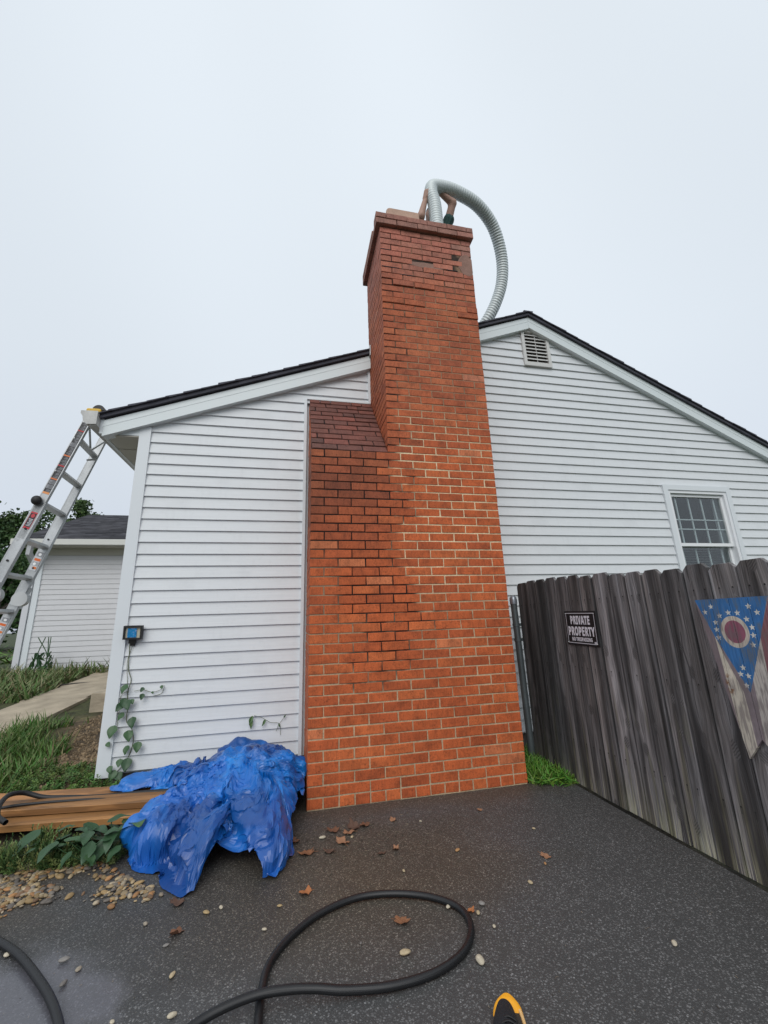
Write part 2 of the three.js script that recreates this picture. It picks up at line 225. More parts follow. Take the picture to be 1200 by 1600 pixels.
// ---------------------------------------------------------------- ground
function gh(x, z) { // height of the land
  const n = fbm(x * 1.3 + 20, z * 1.3 + 20, 4, 0, 0, 121) - .5, left = sstep(-.62, -1.25, x);
  let h = (.25 - z + .5 * n) * .062; if (z < -7) h = (7.25) * .062 + (-7 - z) * .004;
  h = Math.max(-.03, h); h = lerp(-.03, h + .02 * n, left);
  if (x > 1.93) h = Math.max(h, .01); if (x < -1.45 && z > -1.4 && z < -.3) h += .04 * Math.exp(-(((x + 1.7) / .35) ** 2)) * Math.exp(-(((z + .85) / .4) ** 2));
  if (z > .9) h = -.03; return h;
}
{
  const ax = (a, b, s, far) => { const o = []; for (let q = a; q <= b + 1e-6; q += s) o.push(q); let d = s; let lo = a, hi = b; while (hi < far) { d *= 1.35; hi += d; o.push(hi); lo -= d; o.unshift(lo); } return o; };
  const X = ax(-6, 2.4, .06, 380), Z = ax(-8, 1.2, .06, 380), p = [], uv = [], c = [], id = [];
  for (const z of Z) for (const x of X) {
    p.push(x, gh(x, z), z); uv.push(x, -z);
    const n = fbm(x * 2.1 + 50, z * 2.1 + 50, 4, 0, 0, 131); let lawn = sstep(-2.15, -2.6, x + .7 * (n - .5)) * .8; if (z < -7 || x > 1.93 || x < -4 || z > 5) lawn = 1; lawn *= sstep(.35, .55, n + .25);
    const bed = sstep(-.35, .1, z); const s = [lerp(.30, .12, bed), lerp(.215, .10, bed), lerp(.13, .075, bed)];
    c.push(lerp(s[0], .09, lawn), lerp(s[1], .135, lawn), lerp(s[2], .035, lawn));
  }
  for (let j = 0; j < Z.length - 1; j++) for (let i = 0; i < X.length - 1; i++) { const a = j * X.length + i; id.push(a, a + X.length, a + 1, a + 1, a + X.length, a + X.length + 1); }
  const g = new THREE.BufferGeometry(); g.setAttribute('position', new THREE.Float32BufferAttribute(p, 3)); g.setAttribute('uv', new THREE.Float32BufferAttribute(uv, 2)); g.setAttribute('color', new THREE.Float32BufferAttribute(c, 3)); g.setIndex(id); g.computeVertexNormals();
  struct('ground', g, mat({ vertexColors: true, map: T.soil, roughness: .97, bumpMap: T.rough, bumpScale: .012 }));
  // driveway, gently uneven
  const ap = [], au = [], ai = []; const AX = [], AZ = []; for (let q = -8; q <= 1.93; q += .0662) AX.push(q); for (let q = -.70; q <= 9; q += .0662) AZ.push(q);
  for (const z of AZ) for (const x of AX) { ap.push(x, (fbm(x * 2 + 7, z * 2 + 7, 3, 0, 0, 141) - .5) * .008 - .001, z); au.push(x + 1.85, 2.3 - z); }
  for (let j = 0; j < AZ.length - 1; j++) for (let i = 0; i < AX.length - 1; i++) { const a = j * AX.length + i; ai.push(a, a + AX.length, a + 1, a + 1, a + AX.length, a + AX.length + 1); }
  const ag = new THREE.BufferGeometry(); ag.setAttribute('position', new THREE.Float32BufferAttribute(ap, 3)); ag.setAttribute('uv', new THREE.Float32BufferAttribute(au, 2)); ag.setIndex(ai); ag.computeVertexNormals();
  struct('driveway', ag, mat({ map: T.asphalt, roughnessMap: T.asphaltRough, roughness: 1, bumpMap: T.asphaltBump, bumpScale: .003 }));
  // concrete path, stoop, far road
  const conc = mat({ color: rgb(.50, .42, .31), roughness: .9, map: T.mottle, bumpMap: T.rough, bumpScale: .003 });
  const path = new MB(); const PZ = [1.2, .2, -.8, -1.8, -2.8, -3.8, -4.8, -5.8, -6.25];
  for (let i = 0; i < PZ.length - 1; i++) { const z0 = PZ[i], z1 = PZ[i + 1] + .008, h0 = gh(-3.2, z0) + .035, h1 = gh(-3.2, z1) + .035; path.hexa([[-3.66, h0 - .12, z0], [-2.88, h0 - .12, z0], [-2.84, h1 - .12, z1], [-3.62, h1 - .12, z1], [-3.66, h0, z0], [-2.88, h0, z0], [-2.84, h1, z1], [-3.62, h1, z1]]); }
  struct('path', path.geo(), conc);
  const st = solo('concrete_step', new RoundedBoxGeometry(1.1, .34, 1.7, 2, .012), conc, 'low concrete stoop at the end of the pale path', 'step'); st.position.set(-1.99, .245, -3.95);
  struct('road', B(-120, 0, .44, .452, -34, -27), mat({ color: rgb(.16, .155, .15), roughness: .9, map: T.mottle }));
  struct('road', B(-14.5, -7, .40, .445, -15.5, -14.7), mat({ color: rgb(.55, .52, .47), roughness: .9, map: T.mottle }));
}

// ---------------------------------------------------------------- house
const house = thing('house', 'white vinyl sided house gable behind the brick chimney', 'house');
const yL = x => 3.713 + (x - .606) * .3905 + .012, yR = x => 4.504 - (x - 2.568) * .478, xL = y => (y - 3.725) / .3905 + .606, xR = y => 2.568 + (4.504 - y) / .478;
const HZ = -9.2, XR = 7.1;
{
  // structural walls with thickness (closed shell), window opening left free
  const w = new MB(), w2 = new MB(), z0 = ZW - .16, z1 = ZW - .012, wx0 = 4.13, wx1 = 4.93, wy0 = 1.27, wy1 = 2.5;
  const prism = (pts, za, zb, w_ = w) => { for (let i = 1; i < pts.length - 1; i++) { w_.q([...pts[0], zb], [...pts[i], zb], [...pts[i + 1], zb], [...pts[0], zb]); w_.q([...pts[0], za], [...pts[i + 1], za], [...pts[i], za], [...pts[0], za]); } for (let i = 0; i < pts.length; i++) { const a = pts[i], b = pts[(i + 1) % pts.length]; w_.q([...a, za], [...b, za], [...b, zb], [...a, zb]); } };
  const up = .1; // hides behind the rake boards
  prism([[-1.47, .13], [wx0, .13], [wx0, yR(wx0) + up], [2.568, 4.504 + up], [-1.47, yL(-1.47) + up * .6]], z0, z1);
  prism([[wx0, wy1], [wx1, wy1], [wx1, yR(wx1) + up], [wx0, yR(wx0) + up]], z0, z1); prism([[wx0, .13], [wx1, .13], [wx1, wy0], [wx0, wy0]], z0, z1);
  prism([[wx1, .13], [XR, .13], [XR, yR(XR) + up], [wx1, yR(wx1) + up]], z0, z1);
  prism([[-1.47, .13], [XR, .13], [XR, yR(XR) + up], [2.568, 4.504 + up], [-1.47, yL(-1.47) + up * .6]], HZ + .05, HZ + .2, w2);
  part('wall', w.geo(), M.vinyl, house); part('wall', w2.geo(), M.vinyl, house);
  const sw = new MB().box(-1.47, -1.32, .13, 2.86, HZ + .2, z0).geo(); part('wall', sw, M.vinyl, house);
  part('wall', B(XR - .15, XR, .13, 2.4, HZ + .2, z0), M.vinyl, house);
  part('foundation', B(-1.44, XR - .03, -.2, .129, HZ + .1, ZW - .03), M.block, house);
  part('floor', B(-1.3, XR - .16, .3, .36, HZ + .21, z0 - .002), M.soffit, house);
}
{ // clapboards: every course is its own board
  const r = rng(5), y0 = .1475, E = .1016;
  const board = (xlb, xlt, xrb, xrt, y) => {
    const b = new MB(), u0 = r() * 7, v0 = r() * 3; const zt = ZW + .001, zb = ZW + .0175, y1 = y + E + .004; const j = (r() - .5) * .0015;
    const uv = (x, yy) => [x * .9 + u0, yy * .9 + v0];
    b.quad([xlb, y + j, zb], [xrb, y + j, zb], [xrt, y1, zt], [xlt, y1, zt], uv(xlb, y), uv(xrb, y), uv(xrt, y1), uv(xlt, y1));
    b.quad([xlb, y + j, zb], [xlb, y + j - .001, zb - .0165], [xrb, y + j - .001, zb - .0165], [xrb, y + j, zb], uv(xlb, y), uv(xlb, y), uv(xrb, y), uv(xrb, y));
    b.quad([xlb, y + j, zb], [xlt, y1, zt], [xlt, y1, zt - .012], [xlb, y + j, zt - .012], uv(0, y), uv(0, y1), uv(.01, y1), uv(.01, y)); b.quad([xrb, y + j, zb], [xrb, y + j, zt - .012], [xrt, y1, zt - .012], [xrt, y1, zt], uv(0, y), uv(0, y1), uv(.01, y1), uv(.01, y));
    const g = b.geo(); part('siding_board', g, M.vinyl, house);
  };
  for (let i = 0; i < 43; i++) {
    const y = y0 + i * E, yt = y + E, pad = .12; // boards run on under the rake boards
    const lim = (yy, x) => Math.max(x, xL(yy) - pad);
    const rightEnd = yy => Math.min(XR - .09, xR(yy) + pad);
    if (yL(-.03) > y + .0) { // left of the chimney
      const xe = yt <= 3.36 ? -.048 : .602; const a = lim(y, -1.407), c = lim(yt, -1.407); if (a < xe - .05) board(a, Math.min(c, xe), xe, xe, y);
    } else if (yL(.6) > y) { const a = lim(y, -1.407), c = lim(yt, -1.407); if (a < .57) board(a, Math.min(c, .602), .602, .602, y); }
    const xs = 1.50, e0 = rightEnd(y), e1 = rightEnd(yt), s0 = Math.max(xs, xL(y) - pad), s1 = Math.max(xs, xL(yt) - pad);
    const holes = []; if (y > 3.99 && y < 4.42) holes.push([2.478, 2.838]); if (yt > 1.28 && y < 2.56) holes.push([4.055, 5.012]);
    if (holes.length) { board(s0, Math.min(s1, holes[0][0]), holes[0][0], holes[0][0], y); board(holes[0][1], holes[0][1], Math.max(e0, holes[0][1] + .02), Math.max(e1, holes[0][1] + .01), y); } else if (e0 - s0 > .1) board(s0, s1, e0, Math.max(e1, s1 + .01), y);
  }
  // trim
  part('corner_board', new MB().box(-1.497, -1.403, .118, 2.93, ZW - .1, ZW + .027).geo(), M.trim, house);
  part('corner_board', B(XR - .1, XR + .02, .12, 2.4, ZW - .1, ZW + .027), M.trim, house);
  part('trim_strip', B(-.05, -.022, .125, 3.335, ZW - .005, ZW + .032), M.trim, house);
  part('trim_strip', B(.602, .628, 3.34, 3.76, ZW - .005, ZW + .030), M.trim, house);
  part('trim_strip', B(-.049, .6285, 3.3365, 3.352, ZW - .005, ZW + .028), M.trim, house);
  const rk = (xa, xb, f, name) => { const b = new MB(), zf = ZW + .072, zb = ZW - .02, h = .15; b.hexa([[xa, f(xa), zf - .002], [xb, f(xb), zf - .002], [xb, f(xb), zb], [xa, f(xa), zb], [xa, f(xa) + h * .62, zf - .002], [xb, f(xb) + h * .62, zf - .002], [xb, f(xb) + h * .62, zb], [xa, f(xa) + h * .62, zb]]); part(name, b.geo(), M.rake, house); const c = new MB(); c.hexa([[xa, f(xa) + h * .6, zf], [xb, f(xb) + h * .6, zf], [xb, f(xb) + h * .6, zb + .003], [xa, f(xa) + h * .6, zb + .003], [xa, f(xa) + h, zf], [xb, f(xb) + h, zf], [xb, f(xb) + h, zb + .003], [xa, f(xa) + h, zb + .003]]); part('rake_cap', c.geo(), M.rake, house); };
  rk(-1.775, .629, yL, 'rake_board'); rk(1.50, 2.567, yL, 'rake_board'); rk(2.569, XR + .3, yR, 'rake_board');
  // boxed return under the left eave, soffit, fascia, gutter
  const rt = new MB(); rt.hexa([[-1.775, 2.838, ZW + .024], [-1.498, 2.838, ZW + .024], [-1.498, 2.838, ZW - .02], [-1.775, 2.838, ZW - .02], [-1.775, yL(-1.775) + .03, ZW + .024], [-1.498, yL(-1.498) + .03, ZW + .024], [-1.498, yL(-1.498) + .03, ZW - .02], [-1.775, yL(-1.775) + .03, ZW - .02]]); part('eave_return', rt.geo(), M.rake, house);
  for (let i = 0; i < 28; i++) part('soffit_panel', B(-1.775, -1.4985, 2.826 - (i % 2) * .003, 2.834, ZW + .02 - (i + 1) * .3 + .006, ZW + .02 - i * .3), M.soffit, house);
  part('fascia', B(-1.80, -1.776, 2.82, 2.985, HZ, ZW + .07), M.trim, house);
  const gp = [[-1.80, 2.995], [-1.80, 2.872], [-1.875, 2.868], [-1.905, 2.90], [-1.912, 2.94], [-1.93, 2.965], [-1.93, 2.992], [-1.918, 2.992], [-1.90, 2.945], [-1.87, 2.88], [-1.81, 2.884], [-1.81, 2.995]];
  const gs = new THREE.Shape(gp.map(p => new THREE.Vector2(...p))); const gg = new THREE.ExtrudeGeometry(gs, { depth: 8.6, bevelEnabled: false }); gg.translate(0, 0, HZ + .01); const gut = part('gutter', gg, M.gutter, house);
  const ec = new THREE.ExtrudeGeometry(new THREE.Shape(gp.slice(0, 7).map(p => new THREE.Vector2(p[0] * 1, p[1] + .002))), { depth: .006, bevelEnabled: false }); ec.translate(0, 0, HZ + 8.615); part('end_cap', ec, M.gutter, gut);
}
{ // roof: deck and shingle courses, stepped as seen along the rakes
  const side = (sx, x0, slope, len, n) => { // from the eave up to the ridge
    const yr = 4.504 + .152, xr = 2.568;
    const at = d => { const x = xr + sx * d; return [x, yr - slope * d]; };
    const [ex, ey] = at(len), dk = new MB(); const zf = ZW + .10;
    dk.hexa([[xr, yr, zf], [ex, ey, zf], [ex, ey, HZ - .1], [xr, yr, HZ - .1], [xr, yr + .035, zf], [ex, ey + .035, zf], [ex, ey + .035, HZ - .1], [xr, yr + .035, HZ - .1]]);
    part('roof_deck', dk.geo(), M.roof, house);
    const r = rng(sx > 0 ? 3 : 4), cw = len / n;
    for (let i = 0; i < n; i++) { // course i from ridge
      const a = i * cw, b = Math.min(len + .02, (i + 1) * cw + .03), [xa, ya] = at(a), [xb, yb] = at(b), zz = zf + .012 + r() * .010, t0 = .036, t1 = .049 + r() * .010;
      const m = new MB(); m.hexa([[xa, ya + t0, zz], [xb, yb + t0, zz], [xb, yb + t0, HZ - .12], [xa, ya + t0, HZ - .12], [xa, ya + t0 + .008, zz], [xb, yb + t1, zz], [xb, yb + t1, HZ - .12], [xa, ya + t0 + .008, HZ - .12]]); part('shingle_course', m.geo(), M.roof, house);
    }
  };
  side(-1, 0, .3905, 4.42, 30); side(1, 0, .478, XR + .36 - 2.568, 33);
  const rc = new MB(); rc.bar([2.568, 4.504 + .196, ZW + .112], [2.568, 4.504 + .196, HZ - .12], .12, .012, V(1, 0, 0)); part('ridge_cap', rc.geo(), M.roof, house);
}
{ // louvred gable vent
  const v = new THREE.Group(); v.name = 'attic_vent'; house.add(v); const x0 = 2.478, x1 = 2.838, y0 = 4.008, y1 = 4.506, z = ZW, f = .038, white = mat({ color: rgb(.60, .60, .58), roughness: .5 });
  part('vent_backing', B(x0 + .01, x1 - .01, y0 + .01, y1 - .01, z - .008, z - .004), mat({ color: rgb(.09, .075, .065) }), v);
  const fr = new MB(); fr.box(x0, x0 + f, y0, y1, z, z + .036).box(x1 - f, x1, y0, y1, z, z + .036).box(x0 + f, x1 - f, y1 - f, y1, z, z + .036).box(x0 + f, x1 - f, y0, y0 + f, z, z + .036); part('frame', fr.geo(), white, v);
  const n = 9, h = (y1 - y0 - 2 * f) / n; for (let i = 0; i < n; i++) { const y = y0 + f + i * h; const b = new MB(); b.hexa([[x0 + f, y, z + .03], [x1 - f, y, z + .03], [x1 - f, y + h * .72, z + .002], [x0 + f, y + h * .72, z + .002], [x0 + f, y + .006, z + .031], [x1 - f, y + .006, z + .031], [x1 - f, y + h * .72 + .006, z + .004], [x0 + f, y + h * .72 + .006, z + .004]]); part('louvre', b.geo(), white, v); }
  part('centre_bar', B(2.655, 2.661, y0 + f, y1 - f, z + .02, z + .026), white, v);
}
{ // double-hung window
  const w = new THREE.Group(); w.name = 'window'; house.add(w); const z = ZW, glass = new THREE.MeshPhysicalMaterial({ color: rgb(.8, .84, .84), roughness: .02, transmission: 1, thickness: 0, ior: 1.62, side: THREE.DoubleSide, specularIntensity: 1 });
  const casing = (x0, x1, y0, y1, f, za, zb) => { const b = new MB(); b.box(x0, x0 + f, y0, y1, za, zb).box(x1 - f, x1, y0, y1, za, zb).box(x0 + f, x1 - f, y1 - f, y1, za, zb).box(x0 + f, x1 - f, y0, y0 + f, za, zb); return b.geo(); };
  part('casing', casing(4.05, 5.017, 1.22, 2.593, .062, z - .01, z + .034), M.trim, w);
  part('frame', casing(4.112, 4.955, 1.282, 2.531, .034, z - .06, z + .022), mat({ color: rgb(.78, .8, .82), roughness: .35 }), w);
  const sashM = mat({ color: rgb(.8, .82, .83), roughness: .35 });
  part('sash', casing(4.146, 4.921, 1.872, 2.497, .036, z - .036, z - .006), sashM, w); part('sash', casing(4.147, 4.92, 1.284, 1.905, .036, z - .075, z - .04), sashM, w);
  part('pane', B(4.18, 4.888, 1.906, 2.463, z - .026, z - .022), glass, w); part('pane', B(4.18, 4.888, 1.318, 1.87, z - .062, z - .058), glass, w);
  for (const x of [4.262, 4.446, 4.630, 4.814]) { part('muntin', B(x - .008, x + .008, 1.908, 2.461, z - .046, z - .036), sashM, w); part('muntin', B(x - .008, x + .008, 1.32, 1.868, z - .088, z - .078), sashM, w); }
  for (const y of [2.189, 2.076]) part('muntin', B(4.18, 4.888, y - .006, y + .006, z - .0335, z - .027), sashM, w);
  const bm = mat({ color: rgb(.16, .16, .17), roughness: .6 }); for (let i = 0; i < 20; i++) { const y = 1.3 + i * .0295; const b = new MB(); b.hexa([[4.14, y, z - .155], [4.93, y, z - .155], [4.93, y + .014, z - .18], [4.14, y + .014, z - .18], [4.14, y + .002, z - .155], [4.93, y + .002, z - .155], [4.93, y + .016, z - .18], [4.14, y + .016, z - .18]]); part('blind_slat', b.geo(), bm, w); }
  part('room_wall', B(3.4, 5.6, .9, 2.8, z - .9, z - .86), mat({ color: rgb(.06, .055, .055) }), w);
}
// ---------------------------------------------------------------- chimney
const chimney = thing('brick_chimney', 'tall red brick chimney with a sloping shoulder, against the white gable wall', 'chimney', [0, 0, 0]);
{
  const W = 1.5625, U = .625, YS = 2.505, YT = 3.335, DZ = -.715, YC = 4.874, YTOP = 5.01, r = rng(11), J = .0038;
  const slopeZ = y => -(y - YS) / (YT - YS) * .69;
  const uvm = p => [clamp(p[0] / 1.5625, .002, .998), clamp(p[1] / 5.15, .002, .998)];
  const core = new MB(), cq = (...P) => core.quad(P[0], P[1], P[2], P[3], ...P.map(uvm));
  const cbox = (x0, x1, y0, y1, z0, z1) => { cq([x0, y0, z1], [x1, y0, z1], [x1, y1, z1], [x0, y1, z1]); cq([x1, y0, z1], [x1, y0, z0], [x1, y1, z0], [x1, y1, z1]); cq([x0, y0, z0], [x0, y0, z1], [x0, y1, z1], [x0, y1, z0]); cq([x1, y0, z0], [x0, y0, z0], [x0, y1, z0], [x1, y1, z0]); cq([x0, y1, z1], [x1, y1, z1], [x1, y1, z0], [x0, y1, z0]); };
  const I = .0035; cbox(I, W - I, -.15, YS - .003, DZ, -I); cbox(U + I, W - I, YS - .003, YTOP - .01, DZ, -I);
  cq([I, YS - .003, -I], [U + I, YS - .003, -I], [U + I, YT - .02, -.69], [I, YT - .02, -.69]); core.tri([I, YS - .003, -I], [I, YT - .02, -.69], [I, YS - .003, -.69], uvm([I, YS]), uvm([I, YT]), uvm([I, YS]));
  part('mortar', core.geo(), M.mortar, chimney);
  // one brick: origin o at its lower left front corner, axes ex, ey, ez (outward); chamfered face
  const tone = (x, y) => {
    const low = 1 - sstep(2.2, 3.4, y), top = sstep(3.9, 4.8, y); const t = r();
    let c = t < .22 ? [.53, .118, .036] : t < .42 ? [.64, .160, .048] : t < .46 ? [.68, .21, .085] : [.585, .134, .039];
    c = [lerp(c[0] * .86, c[0], low), lerp(c[1] * 1.02, c[1], low), lerp(c[2] * 1.45, c[2], low)];
    c = [lerp(c[0], .47 + .1 * r(), top * .9), lerp(c[1], .20, top * .9), lerp(c[2], .15, top * .9)];  // greyed toward the top; the paler tone paints lens haze into the brick
    const n = fbm(x * 3 + 5, y * 3 + 5, 3, 0, 0, 151); const soot = sstep(1.35, 2.3, y + .5 * (n - .5)) * (1 - sstep(2.6, 2.75, y)) * (1 - sstep(.45, .95, x + .5 * (n - .5)));
    const grey = top * sstep(.5, .7, n) * .4; const k = 1 - .5 * soot * (.4 + .85 * r()); c = c.map((q, i) => lerp(q * k, [.27, .22, .20][i], grey + soot * .1)); const v = .92 + .16 * r(); return c.map(q => q * v);
  };
  const list = [];
  function brick(o, ex, ey, ez, L, H, D, col, weight) {
    const b = new MB(); b.col = col; b.uvo = [r() * 5, r() * 5]; const ch = .0032, push = (r() - .5) * .003, P = (a, q, s) => [o[0] + ex[0] * a + ey[0] * q + ez[0] * s, o[1] + ex[1] * a + ey[1] * q + ez[1] * s, o[2] + ex[2] * a + ey[2] * q + ez[2] * s];
    const j = () => (r() - .5) * .0036, C = [[j(), j()], [L + j(), j()], [L + j(), H + j()], [j(), H + j()]], U2 = C.map(c => [c[0] / .6, c[1] / .6]);
    const F = [P(C[0][0] + ch, C[0][1] + ch, push), P(C[1][0] - ch, C[1][1] + ch, push), P(C[2][0] - ch, C[2][1] - ch, push), P(C[3][0] + ch, C[3][1] - ch, push)], G = C.map(c => P(c[0], c[1], push - ch)), K = C.map(c => P(c[0], c[1], -D));
    b.quad(...F, ...U2); for (let i = 0; i < 4; i++) { const n = (i + 1) % 4, d = .0053; const u0 = U2[i], u1 = U2[n]; const off = i % 2 ? [d * (i === 1 ? 1 : -1), 0] : [0, d * (i === 0 ? -1 : 1)], of2 = [off[0] * D / .0032, off[1] * D / .0032]; const s = (q, w) => [q[0] + w[0], q[1] + w[1]]; b.quad(G[i], G[n], F[n], F[i], s(u0, off), s(u1, off), u1, u0); b.quad(K[i], K[n], G[n], G[i], s(u0, of2), s(u1, of2), s(u1, off), s(u0, off)); }
    const c = V(...P(L / 2, H / 2, 0)), d = camera.position.distanceTo(c), nrm = V(...ez), face = nrm.dot(camera.position.clone().sub(c).normalize());
    list.push({ g: b.geo(), w: face > 0 ? L * H * face / (d * d) * (weight ?? 1) : 0 });
  }
  const X = [1, 0, 0], Y = [0, 1, 0], Z = [0, 0, 1], NX = [-1, 0, 0], NZ = [0, 0, -1];
  const gone = (x, y) => (y > 4.47 && y < 4.66 && x > 1.43) || (y > 4.46 && y < 4.5 && x > .98 && x < 1.2);
  for (let k = 1; k <= 72; k++) { // front face in running bond
    const y = (k - 1) * BH + J, H = BH - 2 * J, x0 = k <= 37 ? 0 : U; let x = x0, first = true, odd = k % 2 === 1; const hdr = k === 1;
    while (x < W - .02) {
      let L = hdr ? BW / 2 : (odd && first) ? BW / 2 : BW; L = Math.min(L, W - x); const corner = first || x + L > W - .02;
      const lean = k > 58 ? (r() < .12 ? .004 + .006 * r() : 0) : 0;
      if (!gone(x + L / 2, y)) brick([x + (first ? 0 : J), y, lean + (k > 62 ? .002 : 0)], X, Y, Z, L - (first ? J : 2 * J) + (x + L > W - .02 ? J : 0), H, (first && odd) || (x + L > W - .02 && !odd) ? .199 : .098, tone(x + L / 2, y));
      x += L; first = false;
    }
    // left side of the stack (bricks run back to the wall)
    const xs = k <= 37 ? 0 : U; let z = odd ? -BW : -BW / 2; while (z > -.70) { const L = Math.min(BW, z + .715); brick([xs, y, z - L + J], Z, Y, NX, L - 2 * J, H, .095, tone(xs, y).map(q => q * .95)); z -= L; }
    if (k > 37 && y + BH < YT) { let z2 = slopeZ(y + BH) - .03; while (z2 > -.70) { const L = Math.min(BW, z2 + .715); if (L > .03) brick([0, y, z2 - L + J], Z, Y, NX, L - 2 * J, H, .095, tone(0, y)); z2 -= L; } }
    // right side, seen only from the yard
    z = !odd ? -BW : -BW / 2; while (z > -.70) { const L = Math.min(BW, z + .715); brick([W, y, z - J], NZ, Y, X, L - 2 * J, H, .095, tone(W, y)); z -= L; }
  }
  { // bricks laid flat on the sloping shoulder
    const sl = Math.hypot(YT - YS, .69), ey = [0, (YT - YS) / sl, -.69 / sl], ez = [0, .69 / sl, (YT - YS) / sl], rows = 11, h = sl / rows;
    for (let i = 0; i < rows; i++) { let x = 0, first = true; const s0 = [0, .5, .25, .75, .1, .6][i % 6] * BW; while (x < U - .005) { let L = first && s0 > .03 ? s0 : r() < .12 ? BW / 2 : BW; L = Math.min(L, U - x); const tilt = .012 + (r() - .5) * .016; const t = tone(x, 2.4); const m = .42 + .28 * r(); brick([x + J, YS + ey[1] * (i * h + J) + ez[1] * tilt * .4, ey[2] * (i * h + J) + ez[2] * tilt * .4], X, [0, ey[1] - ez[1] * tilt / h * .5, ey[2] - ez[2] * tilt / h * .5], ez, L - 2 * J, h - .007, .05, [lerp(t[0] * m, .20, .3), lerp(t[1] * m, .10, .4), lerp(t[2] * m * 1.5, .085, .4)]); x += L; first = false; } }
  }
  for (let c = 0; c < 2; c++) { // projecting cap courses
    const y = YC + c * .068 + J, H = BH - 2 * J, ov = .042, xa = U - ov, xb = W + ov * .6; let x = xa, first = true; const dk = () => tone(1, 4.9).map((q, i) => lerp(q, [.27, .19, .165][i], .5));
    while (x < xb - .01) { let L = first && c ? BW / 2 : BW; if (xb - x - L < .06) L = xb - x; brick([x + (first ? 0 : J * .6), y, ov], X, Y, Z, L - J, H, .11, dk()); x += L; first = false; }
    let z = ov - BW / (c ? 1 : 2) - .004; while (z > -.74) { const L = Math.min(BW, z + .76); brick([xa, y, z - L + J], Z, Y, NX, L - J, H, .11, dk()); brick([xb, y, z - J], NZ, Y, X, L - J, H, .11, dk()); z -= L; }
  }
  list.sort((a, b) => b.w - a.w);
  list.slice(0, 300).forEach(b => part('brick', b.g, M.brick, chimney));
  part('brick', mergeGeometries(list.slice(300).map(b => b.g)), M.brick, chimney, { kind: 'stuff' });
  // cap, spalled places patched with mortar, lead flashing, clay flue
  const cp = new MB(); cp.hexa([[U - .02, YTOP - .005, .02], [W + .01, YTOP - .005, .02], [W + .01, YTOP - .005, -.74], [U - .02, YTOP - .005, -.74], [U + .06, YTOP + .045, -.08], [W - .06, YTOP + .045, -.08], [W - .06, YTOP + .045, -.66], [U + .06, YTOP + .045, -.66]]); part('crown', cp.geo(), M.cement, chimney);
  const pm = mat({ color: rgb(.36, .21, .165), roughness: .95, map: T.mottle, bumpMap: T.rough, bumpScale: .006 });
  const patch = (x0, x1, y0, y1, s) => { const n = 18, q = rng(s), sh = []; for (let i = 0; i < n; i++) { const a = i / n * 6.283, k = .92 + .22 * q(); sh.push(new THREE.Vector2((x0 + x1) / 2 + Math.cos(a) * (x1 - x0) / 2 * k * 1.15, (y0 + y1) / 2 + Math.sin(a) * (y1 - y0) / 2 * k * 1.1)); } for (const v of sh) v.x = Math.min(v.x, W - .003); const g = new THREE.ExtrudeGeometry(new THREE.Shape(sh), { depth: .004, bevelEnabled: true, bevelSize: .004, bevelThickness: .003, bevelSegments: 1 }); g.translate(0, 0, -.0052); return g; };
  part('mortar_patch', patch(1.425, 1.58, 4.455, 4.675, 3), pm, chimney); part('mortar_patch', patch(.93, 1.24, 4.458, 4.512, 4), pm, chimney);
  for (const [x0, x1, y] of [[.632, .72, 4.605], [.634, .80, 4.402], [.80, .95, 4.335], [1.28, 1.40, 4.472], [1.10, 1.19, 4.40]]) part('crack', B(x0, x1, y - .004, y + .003, -.004, .0042), M.dark, chimney);
  part('flashing', B(U - .012, U - .003, 3.86, 3.98, -.712, -.60), M.aluMatte, chimney);
  const flue = (x0, x1, z0, z1, ya, yb) => { const rr = .035, sh = new THREE.Shape(), q = (s, a, b, c, d, R) => { s.moveTo(a + R, b); s.lineTo(c - R, b); s.quadraticCurveTo(c, b, c, b + R); s.lineTo(c, d - R); s.quadraticCurveTo(c, d, c - R, d); s.lineTo(a + R, d); s.quadraticCurveTo(a, d, a, d - R); s.lineTo(a, b + R); s.quadraticCurveTo(a, b, a + R, b); }; q(sh, x0, -z1, x1, -z0, rr); const ho = new THREE.Path(); q(ho, x0 + .02, -z1 + .02, x1 - .02, -z0 - .02, rr * .7); sh.holes.push(ho); const g = new THREE.ExtrudeGeometry(sh, { depth: yb - ya, bevelEnabled: true, bevelSize: .003, bevelThickness: .003, bevelSegments: 1, curveSegments: 6 }); g.rotateX(-Math.PI / 2); g.translate(0, ya, 0); return g; };
  part('flue_tile', flue(.75, 1.10, -.50, -.15, 4.9, 5.32), M.clay, chimney); part('flue_tile', flue(1.20, 1.54, -.52, -.19, 4.9, 5.08), M.clay, chimney);
}
